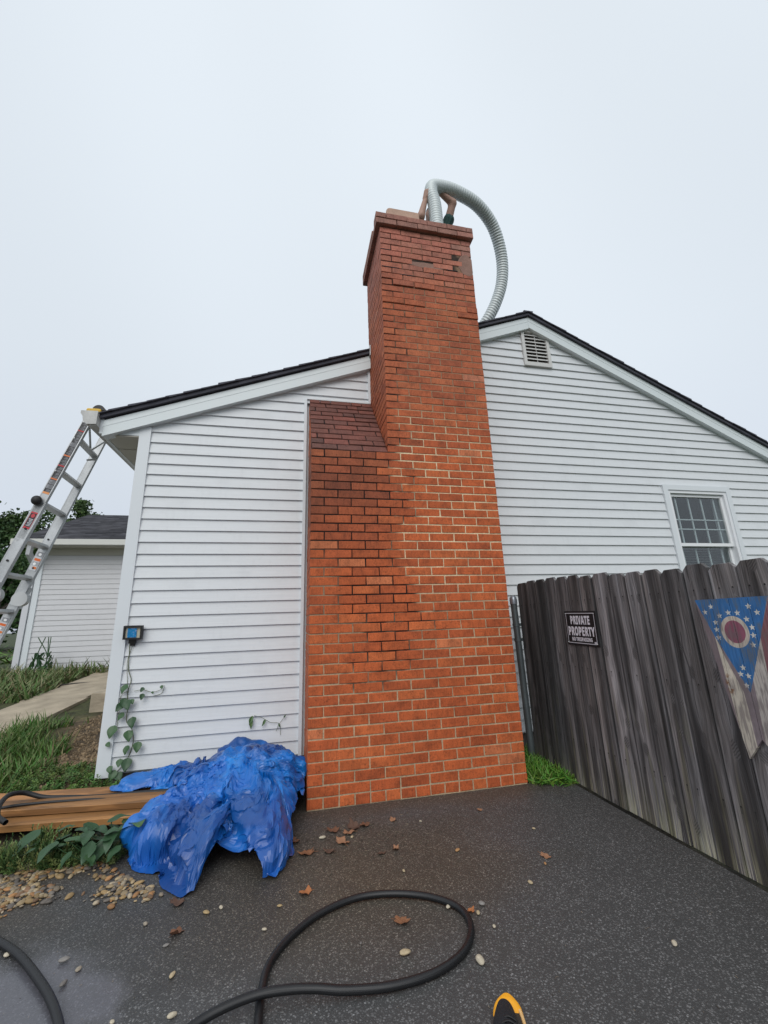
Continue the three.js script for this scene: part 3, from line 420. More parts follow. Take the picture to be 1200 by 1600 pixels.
// ---------------------------------------------------------------- flexible chimney liner
{
  const pts = [[1.385, 4.6, -.36], [1.384, 5.1, -.36], [1.378, 5.45, -.36], [1.368, 5.78, -.36], [1.345, 5.95, -.372], [1.375, 6.075, -.395], [1.50, 6.15, -.43], [1.70, 6.20, -.48], [2.037, 6.19, -.58], [2.305, 6.075, -.72], [2.475, 5.78, -.87], [2.497, 5.466, -.97], [2.418, 5.177, -1.06], [2.288, 4.931, -1.17], [2.12, 4.74, -1.4], [1.99, 4.60, -1.75], [1.92, 4.525, -2.2], [1.9, 4.51, -2.9]];
  const cv = new THREE.CatmullRomCurve3(pts.map(p => V(...p)), false, 'centripetal'), len = cv.getLength(), rib = .034, N = Math.round(len / rib * 6), R = 22, fr = cv.computeFrenetFrames(N), pos = [], uv = [], id = [];
  for (let i = 0; i <= N; i++) { const P = cv.getPointAt(i / N); for (let j = 0; j <= R; j++) { const a = j / R * Math.PI * 2, ph = i / 6 + j / R; const w = Math.pow(.5 + .5 * Math.cos(ph * 2 * Math.PI), 1.5), rad = .0715 + .005 * w; const n = fr.normals[i], b = fr.binormals[i]; pos.push(P.x + rad * (Math.cos(a) * n.x + Math.sin(a) * b.x), P.y + rad * (Math.cos(a) * n.y + Math.sin(a) * b.y), P.z + rad * (Math.cos(a) * n.z + Math.sin(a) * b.z)); uv.push(j / R, i / N * 20); } }
  for (let i = 0; i < N; i++) for (let j = 0; j < R; j++) { const a = i * (R + 1) + j; id.push(a, a + 1, a + R + 1, a + 1, a + R + 2, a + R + 1); }
  const g = new THREE.BufferGeometry(); g.setAttribute('position', new THREE.Float32BufferAttribute(pos, 3)); g.setAttribute('uv', new THREE.Float32BufferAttribute(uv, 2)); g.setIndex(id); g.computeVertexNormals();
  solo('flexible_liner_pipe', g, mat({ color: rgb(.58, .63, .63), metalness: .2, roughness: .5 }), 'silvery ribbed flexible pipe arching out of the chimney top down to the roof', 'pipe');
}
// ---------------------------------------------------------------- person on the roof
{
  const who = thing('person', 'person behind the chimney top, bare arms raised around the ribbed pipe, dark sleeve', 'person', [1.45, 4.285, -1.0]), O = [1.45, 4.285, -1.0], W2 = p => [p[0] - O[0], p[1] - O[1], p[2] - O[2]];
  const J = Object.fromEntries(Object.entries({ pel: [1.45, 5.17, -.99], waist: [1.45, 5.36, -.92], chest: [1.43, 5.58, -.77], neck: [1.445, 5.76, -.66], head: [1.425, 5.885, -.575], sR: [1.25, 5.72, -.68], eR: [1.215, 5.62, -.41], wR: [1.268, 5.835, -.372], sL: [1.61, 5.755, -.66], eL: [1.672, 6.045, -.51], wL: [1.475, 6.11, -.452], hR: [1.36, 5.13, -1.0], kR: [1.33, 4.74, -.94], aR: [1.34, 4.36, -1.03], hL: [1.54, 5.13, -1.0], kL: [1.57, 4.72, -.94], aL: [1.57, 4.33, -1.03] }).map(([k, v]) => [k, W2(v)]));
  const arms = p => Math.min(smin(sdCap(p, J.sR, J.eR, .052, .042), sdCap(p, J.eR, J.wR, .043, .028), .02), smin(sdCap(p, J.sL, J.eL, .054, .044), sdCap(p, J.eL, J.wL, .047, .029), .02));
  const torso = p => { let d = smin(sdCap(p, J.pel, J.waist, .15, .135), sdCap(p, J.waist, J.chest, .135, .155), .06); d = smin(d, sdCap(p, J.sR, J.sL, .062, .062), .09); return d; };
  const legs = p => Math.min(smin(sdCap(p, J.hR, J.kR, .088, .058), sdCap(p, J.kR, J.aR, .058, .04), .03), smin(sdCap(p, J.hL, J.kL, .088, .058), sdCap(p, J.kL, J.aL, .058, .04), .03));
  const headD = p => { const q = [p[0] - J.head[0], p[1] - J.head[1], p[2] - J.head[2]]; const e = (Math.hypot(q[0] / .076, q[1] / .112, (q[2] + .012) / .094) - 1) * .08; let d = smin(e, Math.hypot(q[0], q[1] + .05, q[2] - .052) - .045, .04); d = smin(d, sdCap(q, [0, .0, .085], [0, -.03, .102], .008, .013), .012); d = Math.max(d, -(Math.hypot(Math.abs(q[0]) - .031, q[1] - .012, q[2] - .098) - .014)); for (const s of [-1, 1]) d = smin(d, sdCap(q, [s * .078, .012, -.005], [s * .077, -.025, 0], .013, .01), .006); return d; };
  const body = p => { let d = smin(torso(p), legs(p), .05); d = smin(d, arms(p), .035); d = smin(d, sdCap(p, J.neck, J.head, .055, .05), .04); return smin(d, headD(p), .02); };
  const g1 = nets((x, y, z) => body([x, y, z]), W2([1.02, 4.27, -1.3]), W2([1.90, 6.25, -.28]), .0125);
  // hands: a palm and five fingers each closing round the pipe
  const hand = (w, dir, around, out, thumbSide) => { // w wrist, dir forearm direction, around = finger curl direction (tangent), out = away from pipe axis
    const D = V(...dir).normalize(), A = V(...around).normalize(), N = V(...out).normalize(), at = (f, s, n) => V(...w).addScaledVector(D, f).addScaledVector(A, s).addScaledVector(N, n).toArray();
    const caps = [[at(0, 0, .004), at(.085, .002, .006), .027, .029], [at(.02, -.016, .004), at(.082, -.022, .004), .02, .014], [at(.02, .016, .004), at(.082, .024, .004), .02, .014]];
    for (let i = 0; i < 4; i++) { const s = -.027 + i * .018, L = [.066, .076, .072, .056][i]; const a = at(.085, s, .006), b = at(.085 + L * .45, s + .004, -.004), c = at(.085 + L * .78, s + .006, -.022), e = at(.085 + L * .9, s + .007, -.042); caps.push([a, b, .0095, .009], [b, c, .009, .0082], [c, e, .0082, .0072]); }
    const ts = thumbSide; const a = at(.022, ts * .024, .0), b = at(.05, ts * .05, -.006), c = at(.078, ts * .062, -.024); caps.push([a, b, .0125, .0105], [b, c, .0105, .0085]);
    const lo = [9, 9, 9], hi = [-9, -9, -9]; for (const q of caps) for (const e of [q[0], q[1]]) for (let i = 0; i < 3; i++) { lo[i] = Math.min(lo[i], e[i] - .035); hi[i] = Math.max(hi[i], e[i] + .035); }
    return nets((x, y, z) => { let d = 1; for (const q of caps) d = smin(d, sdCap([x, y, z], ...q), .006); return d; }, lo, hi, .0032);
  };
  const sub = (a, b) => [a[0] - b[0], a[1] - b[1], a[2] - b[2]];
  const hR = hand(J.wR, [.16, .95, .25], [.62, .2, .75], [-.85, .1, .5], 1), hL = hand(J.wL, [-.92, .38, .1], [.25, .85, -.3], [.1, .35, .93], 1);
  part('body', merge([g1, hR, hL]), mat({ color: rgb(.42, .25, .19), roughness: .6 }), who);
  const shirtD = p => { let d = torso(p) - .014; d = smin(d, Math.min(sdCap(p, J.sR, [lerp(J.sR[0], J.eR[0], .55), lerp(J.sR[1], J.eR[1], .55), lerp(J.sR[2], J.eR[2], .55)], .07, .066), sdCap(p, J.sL, [lerp(J.sL[0], J.eL[0], .42), lerp(J.sL[1], J.eL[1], .42), lerp(J.sL[2], J.eL[2], .42)], .07, .068)), .03); d += .005 * Math.sin(p[1] * 60 + 9 * Math.sin(p[0] * 20)); return Math.max(d, (J.pel[1] - .02) - p[1]); };
  part('shirt', nets((x, y, z) => shirtD([x, y, z]), W2([1.1, 5.1, -1.25]), W2([1.8, 6.0, -.45]), .0125), mat({ color: rgb(.028, .075, .07), roughness: .9 }), who);
  part('trousers', nets((x, y, z) => Math.max(smin(legs([x, y, z]) - .02, sdCap([x, y, z], J.pel, J.waist, .162, .15), .05), y - J.waist[1] + .08, J.aR[1] + .02 - y), W2([1.15, 4.3, -1.3]), W2([1.8, 5.45, -.75]), .0125), mat({ color: rgb(.03, .035, .05), roughness: .95 }), who);
  for (const a of [J.aR, J.aL]) part('boot', nets((x, y, z) => { const p = [x, y, z]; return Math.max(smin(sdCap(p, [a[0], a[1] + .06, a[2]], [a[0], a[1] - .03, a[2] + .01], .055, .052), sdCap(p, [a[0], a[1] - .03, a[2]], [a[0], a[1] - .035, a[2] + .16], .048, .038), .03), (a[1] - .068) - y); }, [a[0] - .09, a[1] - .1, a[2] - .1], [a[0] + .09, a[1] + .14, a[2] + .25], .01), M.black, who);
  part('cap', nets((x, y, z) => { const q = sub([x, y, z], J.head); const dome = Math.max((Math.hypot(q[0] / .083, (q[1]) / .122, (q[2] + .012) / .101) - 1) * .085, .045 - q[1]); const brim = Math.max((Math.hypot(q[0] / .075, (q[2] - .09) / .08) - 1) * .07, Math.abs(q[1] - .05 + .25 * (q[2] - .09)) - .006); return Math.min(dome, brim); }, [J.head[0] - .12, J.head[1] - .02, J.head[2] - .15], [J.head[0] + .12, J.head[1] + .15, J.head[2] + .22], .006), mat({ color: rgb(.16, .17, .18), roughness: .9 }), who);
}
// ---------------------------------------------------------------- ladder against the gutter
{
  const l = thing('aluminium_ladder', 'long aluminium ladder with black and orange stickers leaning on the gutter at the left', 'ladder', [-2.86, gh(-2.86, -.95), -.95]), O = l.position.toArray(), L = p => [p[0] - O[0], p[1] - O[1], p[2] - O[2]];
  const at = (s, y) => { const t = (2.98 - y); return s > 0 ? [-1.945 - .303 * t, y, -.735 + .012 * t] : [-2.0 - .309 * t, y, -1.20 - .014 * t]; }; // s>0: near rail
  const chan = (s, ya, yb, w, d) => { // U section opening inwards
    const A = V(...L(at(s, ya))), Bq = V(...L(at(s, yb))), dir = Bq.clone().sub(A).normalize(), z = V(0, 0, s), side = dir.clone().cross(z).normalize(), m = new MB(), t = .004;
    const P = (o, i, k) => o.clone().addScaledVector(side, i).addScaledVector(z, k).toArray();
    const slab = (i0, i1, k0, k1) => m.hexa([P(A, i0, k0), P(A, i1, k0), P(A, i1, k1), P(A, i0, k1), P(Bq, i0, k0), P(Bq, i1, k0), P(Bq, i1, k1), P(Bq, i0, k1)]);
    slab(-w / 2, w / 2, -d, 0); slab(-w / 2 - .0015, -w / 2 + .006, -d - .0015, .0015); slab(w / 2 - .006, w / 2 + .0015, -d - .0015, .0015); return m.geo();
  };
  for (const s of [1, -1]) {
    part('fly_rail', chan(s, 3.0, 1.9, .064, .026), M.alu, l); part('outer_rail', chan(s, 2.21, 1.50, .074, .034), M.alu, l); part('base_rail', chan(s, 1.40, .16, .074, .034), M.alu, l);
    const h = new THREE.Group(); h.name = 'hinge'; l.add(h); const c = L(at(s, 1.46)); const disc = new THREE.CylinderGeometry(.062, .062, .05, 28); disc.rotateX(Math.PI / 2); disc.translate(c[0] + .02, c[1] - .01, c[2] - s * .02); part('hinge_plate', disc, M.aluMatte, h); const kb = new THREE.CylinderGeometry(.026, .03, .05, 20); kb.rotateX(Math.PI / 2); kb.translate(c[0] + .02, c[1] - .01, c[2] + s * .028); part('hinge_knob', kb, s > 0 ? M.black : M.aluMatte, h);
    const a = at(s, 1.56), b = at(s, 1.38); part('hinge_arm', new MB().bar(L(a), L(b), .088, .05, V(1, 0, 0)).geo(), M.alu, l);
    const ft = at(s, .12), q = L(ft); const fg = new RoundedBoxGeometry(.10, .09, .07, 2, .012); fg.translate(q[0] - .005, q[1] - .06 + .02, q[2]); part('rubber_foot', fg, M.rubber, l);
    for (const y of [1.98, 1.72]) { const p = L(at(s, y)); const g = new THREE.CylinderGeometry(.008, .008, .012, 12); g.rotateX(Math.PI / 2); g.translate(p[0], p[1], p[2] + s * .004 + (s < 0 ? .040 : 0)); part('bolt', g, M.black, l); }
  }
  const k = L(at(1, 2.215)); const kn = new THREE.SphereGeometry(.038, 22, 16); kn.scale(1, 1.05, .8); kn.translate(k[0] - .022, k[1], k[2] + .026); part('lock_knob', kn, M.black, l);
  for (const y of [2.80, 2.49, 2.20, 1.895, 1.615, 1.33, 1.03, .74, .44]) { const a = L(at(1, y)), b = L(at(-1, y + .015)); const m = new MB(); m.bar(a, b, .05, .024, V(1, .32, 0)); m.bar([a[0] - .011, a[1] + .016, a[2]], [b[0] - .011, b[1] + .016, b[2]], .012, .007, V(1, .32, 0)); m.bar([a[0] + .012, a[1] + .0165, a[2]], [b[0] + .012, b[1] + .0165, b[2]], .012, .006, V(1, .32, 0)); part('rung', m.geo(), M.alu, l); }
  // top braces and end caps
  const br = (a, b) => part('brace', new MB().bar(L(a), L(b), .016, .01).geo(), M.aluMatte, l);
  br([-1.985, 2.80, -.95], [-1.945, 2.965, -.78]); br([-1.985, 2.80, -.98], [-1.975, 2.965, -1.17]); br([-2.02, 2.70, -1.0], [-2.02, 2.78, -1.18]);
  const cy = new RoundedBoxGeometry(.12, .05, .07, 3, .016); for (const s of [1, -1]) { const p = L(at(s, 3.045)); const c = cy.clone(); c.translate(p[0] + .03, p[1] + .016, p[2]); part('end_cap', c, mat({ color: rgb(.72, .46, .07), roughness: .7 }), l); const r2 = new THREE.CylinderGeometry(.05, .05, .05, 18, 1, false, 0, Math.PI); r2.rotateX(Math.PI / 2); r2.rotateZ(Math.PI / 2); r2.translate(p[0] + .065, p[1] + .028, p[2]); part('rubber_cap', r2, M.rubber, l); }
  // stickers along the near rail
  const c = document.createElement('canvas'); c.width = 96; c.height = 1024; const x = c.getContext('2d'), r = rng(8); x.fillStyle = '#1c1c20'; x.fillRect(0, 0, 96, 1024);
  for (let y = 8; y < 1010;) { const kind = r(); if (kind < .16) { x.fillStyle = r() < .5 ? '#b3262e' : '#d8743a'; x.fillRect(0, y, 96, 18); y += 24; } else if (kind < .3) { x.fillStyle = '#8d8f94'; x.fillRect(6, y, 84, 52); x.fillStyle = '#2a2a2e'; for (let i = 0; i < 5; i++) x.fillRect(12, y + 6 + i * 9, 40 + 30 * r(), 4); y += 62; } else { x.fillStyle = '#a9abb0'; for (let i = 0; i < 4; i++) { x.fillRect(10, y + i * 8, 30 + 46 * r(), 3); } y += 40; } }
  x.fillStyle = '#e79a5c'; x.fillRect(0, 0, 96, 26);
  const st = new THREE.CanvasTexture(c); st.colorSpace = THREE.SRGBColorSpace;
  const label = (s, ya, yb, w, m, v0, v1) => { const A = V(...L(at(s, ya))), Bq = V(...L(at(s, yb))), z = V(0, 0, 1), side = Bq.clone().sub(A).normalize().cross(z).normalize(), off = s > 0 ? .002 : .0395; const P = (o, i) => o.clone().addScaledVector(side, i).addScaledVector(z, off).toArray(); part('sticker', new MB().quad(P(A, w / 2), P(A, -w / 2), P(Bq, -w / 2), P(Bq, w / 2), [0, v0], [1, v0], [1, v1], [0, v1]).geo(), m, l); };
  const sm = mat({ map: st, roughness: .45 }); label(1, 2.28, 2.95, .052, sm, 1, 0);
  const c2 = document.createElement('canvas'); c2.width = 64; c2.height = 160; const y2 = c2.getContext('2d'); y2.fillStyle = '#c23a44'; y2.fillRect(0, 0, 64, 160); y2.fillStyle = '#26262a'; y2.fillRect(4, 14, 56, 128); y2.fillStyle = '#c23a44'; y2.beginPath(); y2.arc(32, 36, 18, 0, 7); y2.fill(); y2.fillStyle = '#b9bbc0'; for (let i = 0; i < 6; i++) y2.fillRect(10, 66 + i * 12, 44 - (i * 7) % 16, 7);
  const t2 = new THREE.CanvasTexture(c2); t2.colorSpace = THREE.SRGBColorSpace; label(1, 1.98, 2.12, .05, mat({ map: t2, roughness: .45 }), 0, 1);
  const c3 = document.createElement('canvas'); c3.width = 64; c3.height = 200; const y3 = c3.getContext('2d'); y3.fillStyle = '#c9cccf'; y3.fillRect(0, 0, 64, 200); y3.fillStyle = '#8f9196'; y3.fillRect(4, 8, 56, 50); y3.fillStyle = '#f1f1f0'; y3.beginPath(); y3.arc(32, 34, 14, 0, 7); y3.fill(); y3.fillStyle = '#dd6a2e'; y3.fillRect(4, 76, 56, 26); y3.fillStyle = '#a3a5a9'; y3.fillRect(4, 112, 56, 40); y3.fillStyle = '#f1f1f0'; y3.beginPath(); y3.arc(40, 134, 14, 0, 7); y3.fill(); y3.fillStyle = '#d9742f'; y3.fillRect(4, 160, 36, 24);
  const t3 = new THREE.CanvasTexture(c3); t3.colorSpace = THREE.SRGBColorSpace; const m3 = mat({ map: t3, roughness: .45 }); label(-1, 1.70, 1.87, .056, m3, 0, 1); label(-1, 1.16, 1.30, .056, m3, 0, 1);
}
// ---------------------------------------------------------------- fence, signs, post
{
  const f = thing('wooden_fence', 'weathered grey dog-ear picket fence running from the house along the driveway', 'fence', [1.905, 0, .8]); const r = rng(21);
  const PM = [301, 302, 303, 304, 305, 306].map(s => { const [a, b] = picketTex(s); return mat({ map: a, roughness: .92, bumpMap: b, bumpScale: .004 }); });
  const zs = [-.40, -.235, -.097, .042, .19, .324, .459, .591, .746, .887, 1.014, 1.142, 1.28, 1.417, 1.56, 1.70, 1.84, 1.98, 2.12, 2.26, 2.40, 2.54, 2.68];
  for (let i = 0; i < zs.length - 1; i++) {
    const gap = .004 + .005 * r(), w = zs[i + 1] - zs[i] - gap, h = 1.447 - .055 * Math.max(0, zs[i]) + (r() - .5) * .02 - .012, d = .022 + .008 * r(), t = .018, s = new THREE.Shape();
    s.moveTo(-w / 2, 0); s.lineTo(w / 2, 0); s.lineTo(w / 2, h - d); s.lineTo(w / 2 - d, h); s.lineTo(-w / 2 + d, h); s.lineTo(-w / 2, h - d); s.closePath();
    const g = new THREE.ExtrudeGeometry(s, { depth: t, bevelEnabled: true, bevelSize: .0018, bevelThickness: .0018, bevelSegments: 1 }); const P = g.attributes.position, uv = g.attributes.uv;
    const cup = (r() - .5) * .005, flip = r() < .5; for (let k = 0; k < P.count; k++) { const q = clamp((P.getX(k) + w / 2) / w, .01, .99); uv.setXY(k, flip ? 1 - q : q, clamp((P.getY(k)) / 1.47, .005, .995)); }
    g.rotateY(-Math.PI / 2); const m = part('picket', g, PM[(i * 5 + (i >> 2)) % 6].clone(), f); m.material.color.setScalar(i < 3 ? .40 : i < 6 ? .55 + .3 * r() : i === 13 ? 1.25 : .6 + .5 * r()); m.position.set(-.018 + t / 2 + cup + (r() - .5) * .004, .012, (zs[i] + zs[i + 1]) / 2 - .8); m.rotation.set((r() - .5) * .006, (r() - .5) * .03, 0);
  }
  for (const y of [.25, .75, 1.2]) { const m = part('rail', B(.0, .04, y, y + .088, -1.2, 1.86), PM[2], f); m.position.x = .006; }
  for (const z of [-1.1, .8]) part('fence_post', B(.04, .13, 0, 1.35, z - .045, z + .045), PM[1], f);
  const po = thing('metal_post', 'thin grey metal post with a domed cap at the house end of the fence', 'post', [1.845, 0, -.40]);
  const pg = new THREE.CylinderGeometry(.0285, .0285, 1.28, 20); pg.translate(0, .64, 0); const pmt = mat({ color: rgb(.16, .19, .20), metalness: .5, roughness: .5, map: T.mottle }); part('tube', pg, pmt, po); part('cap', lathe([[.033, 1.27], [.034, 1.30], [.030, 1.325], [.018, 1.342], [0, 1.347]], 20), mat({ color: rgb(.30, .33, .37), metalness: .6, roughness: .4 }), po);
  for (const y of [.96, 1.09]) { const b = new THREE.CylinderGeometry(.033, .033, .022, 18); b.translate(0, y, 0); part('clamp_band', b, pmt, po); const bo = B(.03, .055, y - .012, y + .012, -.006, .006); part('clamp_bolt', bo, pmt, po); } po.rotation.z = .012;
}
{ // PRIVATE PROPERTY sign
  const c = document.createElement('canvas'); c.width = 620; c.height = 450; const x = c.getContext('2d'); x.fillStyle = '#08080d'; x.fillRect(0, 0, 620, 450); x.strokeStyle = '#c9cad2'; x.lineWidth = 9; x.strokeRect(26, 26, 568, 398); x.fillStyle = '#d3d4dc'; x.textAlign = 'center'; x.textBaseline = 'alphabetic';
  const put = (t, y, size, w) => { x.font = 'bold ' + size + 'px sans-serif'; const m = x.measureText(t).width; x.save(); x.translate(310, y); x.scale(w / m, 1); x.fillText(t, 0, 0); x.lineWidth = size * .05; x.strokeStyle = '#d3d4dc'; x.strokeText(t, 0, 0); x.restore(); };
  put('PRIVATE', 172, 150, 400); put('PROPERTY', 322, 158, 530); put('NO TRESPASSING', 396, 66, 410); x.fillStyle = '#b9bac2'; x.fillRect(545, 392, 50, 32);
  const t = new THREE.CanvasTexture(c); t.colorSpace = THREE.SRGBColorSpace;
  const s = thing('private_property_sign', 'black sign reading PRIVATE PROPERTY NO TRESPASSING on the fence', 'sign', [1.869, 1.065, .42]);
  const bd = new RoundedBoxGeometry(.004, .235, .33, 2, .0018); part('board', bd, mat({ color: rgb(.006, .006, .008), roughness: .7 }), s); part('printed_face', new MB().quad([-.0032, -.115, -.162], [-.0032, -.115, .162], [-.0032, .115, .162], [-.0032, .115, -.162], [0, 0], [1, 0], [1, 1], [0, 1]).geo(), mat({ map: t, roughness: .75 }), s);
  for (const [a, b] of [[.1, -.15], [.1, .15], [-.1, -.15], [-.1, .15]]) { const n = new THREE.SphereGeometry(.004, 8, 6); n.translate(-.004, a, b); part('nail', n, M.aluMatte, s); } s.rotation.x = .022;
}
{ // painted wooden pennant, made of planks
  const zt = z => (z - 1.335) / .34, yv = y => (y - .51) / .70, CW = 340 * 2, CH = 700 * 2, PX = (z, y) => [zt(z) * CW, (1 - yv(y)) * CH];
  const c = document.createElement('canvas'); c.width = CW; c.height = CH; const x = c.getContext('2d'), poly = (col, P) => { x.fillStyle = col; x.beginPath(); P.forEach((p, i) => { const q = PX(...p); i ? x.lineTo(...q) : x.moveTo(...q); }); x.fill(); };
  x.fillStyle = '#8a7d80'; x.fillRect(0, 0, CW, CH);
  poly('#7f7377', [[1.335, 1.21], [1.40, 1.03], [1.47, .50], [1.40, .50]]); poly('#cfc8b8', [[1.40, 1.04], [1.43, .93], [1.475, .80], [1.485, .56], [1.425, .50]].map(p => p)); poly('#8b7f85', [[1.478, .81], [1.53, .85], [1.506, .59], [1.478, .56]]); poly('#c6c0b8', [[1.604, 1.04], [1.53, .86], [1.515, .56], [1.58, .5]]); poly('#8a5a60', [[1.68, 1.21], [1.604, 1.04], [1.575, .5], [1.68, .5]]);
  poly('#3672b0', [[1.335, 1.212], [1.675, 1.212], [1.604, 1.035], [1.505, .80], [1.402, 1.03]]);
  const ring = (r1, r2, col) => { x.fillStyle = col; x.beginPath(); const q = PX(1.5, 1.057); x.ellipse(q[0], q[1], r1 / .34 * CW, r2 / .70 * CH, 0, 0, 7); x.fill(); }; ring(.063, .070, '#cdc4b6'); ring(.046, .050, '#93566a');
  const star = (z, y, R) => { const q = PX(z, y); x.fillStyle = '#e3e2da'; x.beginPath(); for (let i = 0; i < 10; i++) { const a = -Math.PI / 2 + i * Math.PI / 5, k = (i % 2 ? .42 : 1) * R / .34 * CW; x[i ? 'lineTo' : 'moveTo'](q[0] + Math.cos(a) * k, q[1] + Math.sin(a) * k); } x.fill(); };
  for (const [z, y] of [[1.414, 1.172], [1.378, 1.147], [1.446, 1.129], [1.42, 1.099], [1.417, 1.066], [1.418, 1.03], [1.49, 1.142], [1.531, 1.14], [1.586, 1.167], [1.616, 1.14], [1.565, 1.112], [1.58, 1.077], [1.577, 1.043], [1.566, 1.003], [1.498, .903], [1.481, .875], [1.513, .87], [1.495, .828]]) star(z, y, .0145);
  const id = x.getImageData(0, 0, CW, CH), d = id.data; // worn paint: grain shows through
  for (let j = 0; j < CH; j++) for (let i = 0; i < CW; i++) { const k = (j * CW + i) * 4, g = fbm(i * .10, j * .008, 3, 0, 0, 161), b = fbm(i * .01, j * .006, 4, 0, 0, 163), w = .05 + sstep(.50, .68, g * .55 + b * .55) * .6, q = .8 + .4 * g; d[k] = clamp(lerp(d[k] * q, 105, w) / 255) * 255; d[k + 1] = clamp(lerp(d[k + 1] * q, 98, w) / 255) * 255; d[k + 2] = clamp(lerp(d[k + 2] * q, 98, w) / 255) * 255; const ru = Math.hypot((i / CW - .25) / .07, (j / CH - .55) / .085), rw = (1 - sstep(.2, 1, ru)) * sstep(.42, .6, fbm(i * .05, j * .05, 4, 0, 0, 167)); d[k] = lerp(d[k], 118, rw); d[k + 1] = lerp(d[k + 1], 78, rw); d[k + 2] = lerp(d[k + 2], 50, rw); }
  x.putImageData(id, 0, 0);
  const t = new THREE.CanvasTexture(c); t.colorSpace = THREE.SRGBColorSpace; const m = mat({ map: t, roughness: .85, bumpMap: T.grainBump, bumpScale: .0006 });
  const s = thing('painted_pennant_board', 'faded plank pennant with blue star field, red disc and pale stripes on the fence', 'wall decoration', [1.868, .86, 1.505]);
  const cuts = [1.335, 1.42, 1.505, 1.59, 1.675]; // plank joints
  const left = y => lerp(1.338, 1.432, (1.207 - y) / (1.207 - .525)), right = y => 3.01 - left(y), low = z => { const k = Math.abs(z - 1.505); return lerp(.615, .522, clamp(k / .073)); };
  for (let i = 0; i < 4; i++) { // plank between two joints, clipped to the tapering swallowtail outline
    const za = cuts[i] + (i ? .0012 : 0), zb = cuts[i + 1] - (i < 3 ? .0012 : 0), P = []; const yl = z => z < 1.432 ? 1.207 - (z - 1.338) / .094 * .682 : z > 1.578 ? 1.207 - (1.672 - z) / .094 * .682 : low(z); const n = 10;
    P.push([clamp(za, 1.3385, 1.6715), 1.207], [clamp(zb, 1.3385, 1.6715), 1.207]); const zs = []; for (let q = 0; q <= n; q++) zs.push(lerp(Math.min(zb, 1.6712), Math.max(za, 1.3388), q / n)); if (za < 1.432 && zb > 1.432) zs.push(1.432); if (za < 1.578 && zb > 1.578) zs.push(1.578); zs.sort((a, b) => b - a); for (const z of zs) P.push([z, Math.min(1.2065, yl(z))]);
    const sh = new THREE.Shape(P.map(p => new THREE.Vector2(p[0] - 1.505, p[1] - .86))), g = new THREE.ExtrudeGeometry(sh, { depth: .014, bevelEnabled: false }), A = g.attributes.position, uv = g.attributes.uv;
    for (let k = 0; k < A.count; k++) uv.setXY(k, zt(A.getX(k) + 1.505), yv(A.getY(k) + .86)); g.rotateY(-Math.PI / 2); part('plank', g, m, s);
  }
}
// ---------------------------------------------------------------- flood light on the wall
{
  const f = thing('flood_light', 'small square flood light with a blue panel on the white siding near the corner', 'lamp', [-1.345, 1.138, ZW + .055]);
  const fr = new MB(); fr.box(-.066, .066, .041, .052, -.02, .022).box(-.066, .066, -.052, -.041, -.02, .022).box(-.066, -.055, -.041, .041, -.02, .022).box(.055, .066, -.041, .041, -.02, .022); part('frame', fr.geo(), M.black, f);
  part('housing', B(-.055, .055, -.041, .041, -.03, -.004), M.black, f); part('reflector', B(-.0545, .0545, -.0405, .0405, -.0035, .004), mat({ color: rgb(.55, .52, .40), roughness: .4 }), f);
  const bl = tex(128, 128, (u, v) => { const n = fbm(u * 7, v * 7, 4, 7, 7, 171); return [.12 + .5 * sstep(.5, .8, n), .38 + .3 * n, .62 + .25 * n]; }, true); part('led_panel', new RoundedBoxGeometry(.066, .072, .006, 2, .002).translate(-.006, -.002, .0075), mat({ map: bl, roughness: .25 }), f);
  part('bracket', B(-.03, .02, -.085, -.054, -.03, -.008), M.black, f); part('bracket_foot', B(-.02, .01, -.105, -.08, -.052, -.02), M.black, f); f.rotation.x = .1; f.rotation.z = -.012;
}
// ---------------------------------------------------------------- climbing plants on the siding
const heart = (() => { // cordate leaf, tip down, folded along its midrib
  const N = 10, m = [], id = []; const prof = t => .5 * Math.pow(Math.sin(Math.PI * Math.pow(t, .62)), .9) * (1 - .25 * t);
  for (let j = 0; j <= N; j++) { const t = j / N, w = prof(t); for (let i = -3; i <= 3; i++) { const s = i / 3; m.push(s * w, -t + .16 * Math.abs(s) * (1 - t) * (1 - t) * 1.4, .16 * Math.abs(s) * w + .10 * Math.sin(t * 2.6) - .05 * s * s * Math.sin(t * 9)); } }
  for (let j = 0; j < N; j++) for (let i = 0; i < 6; i++) { const a = j * 7 + i; id.push(a, a + 7, a + 1, a + 1, a + 7, a + 8); }
  const g = new THREE.BufferGeometry(); g.setAttribute('position', new THREE.Float32BufferAttribute(m, 3)); g.setIndex(id); g.computeVertexNormals(); return g;
})();
const leafMats = [[.028, .075, .03], [.04, .10, .035], [.06, .135, .04], [.09, .16, .05]].map(c => mat({ color: rgb(...c), roughness: .5 }));
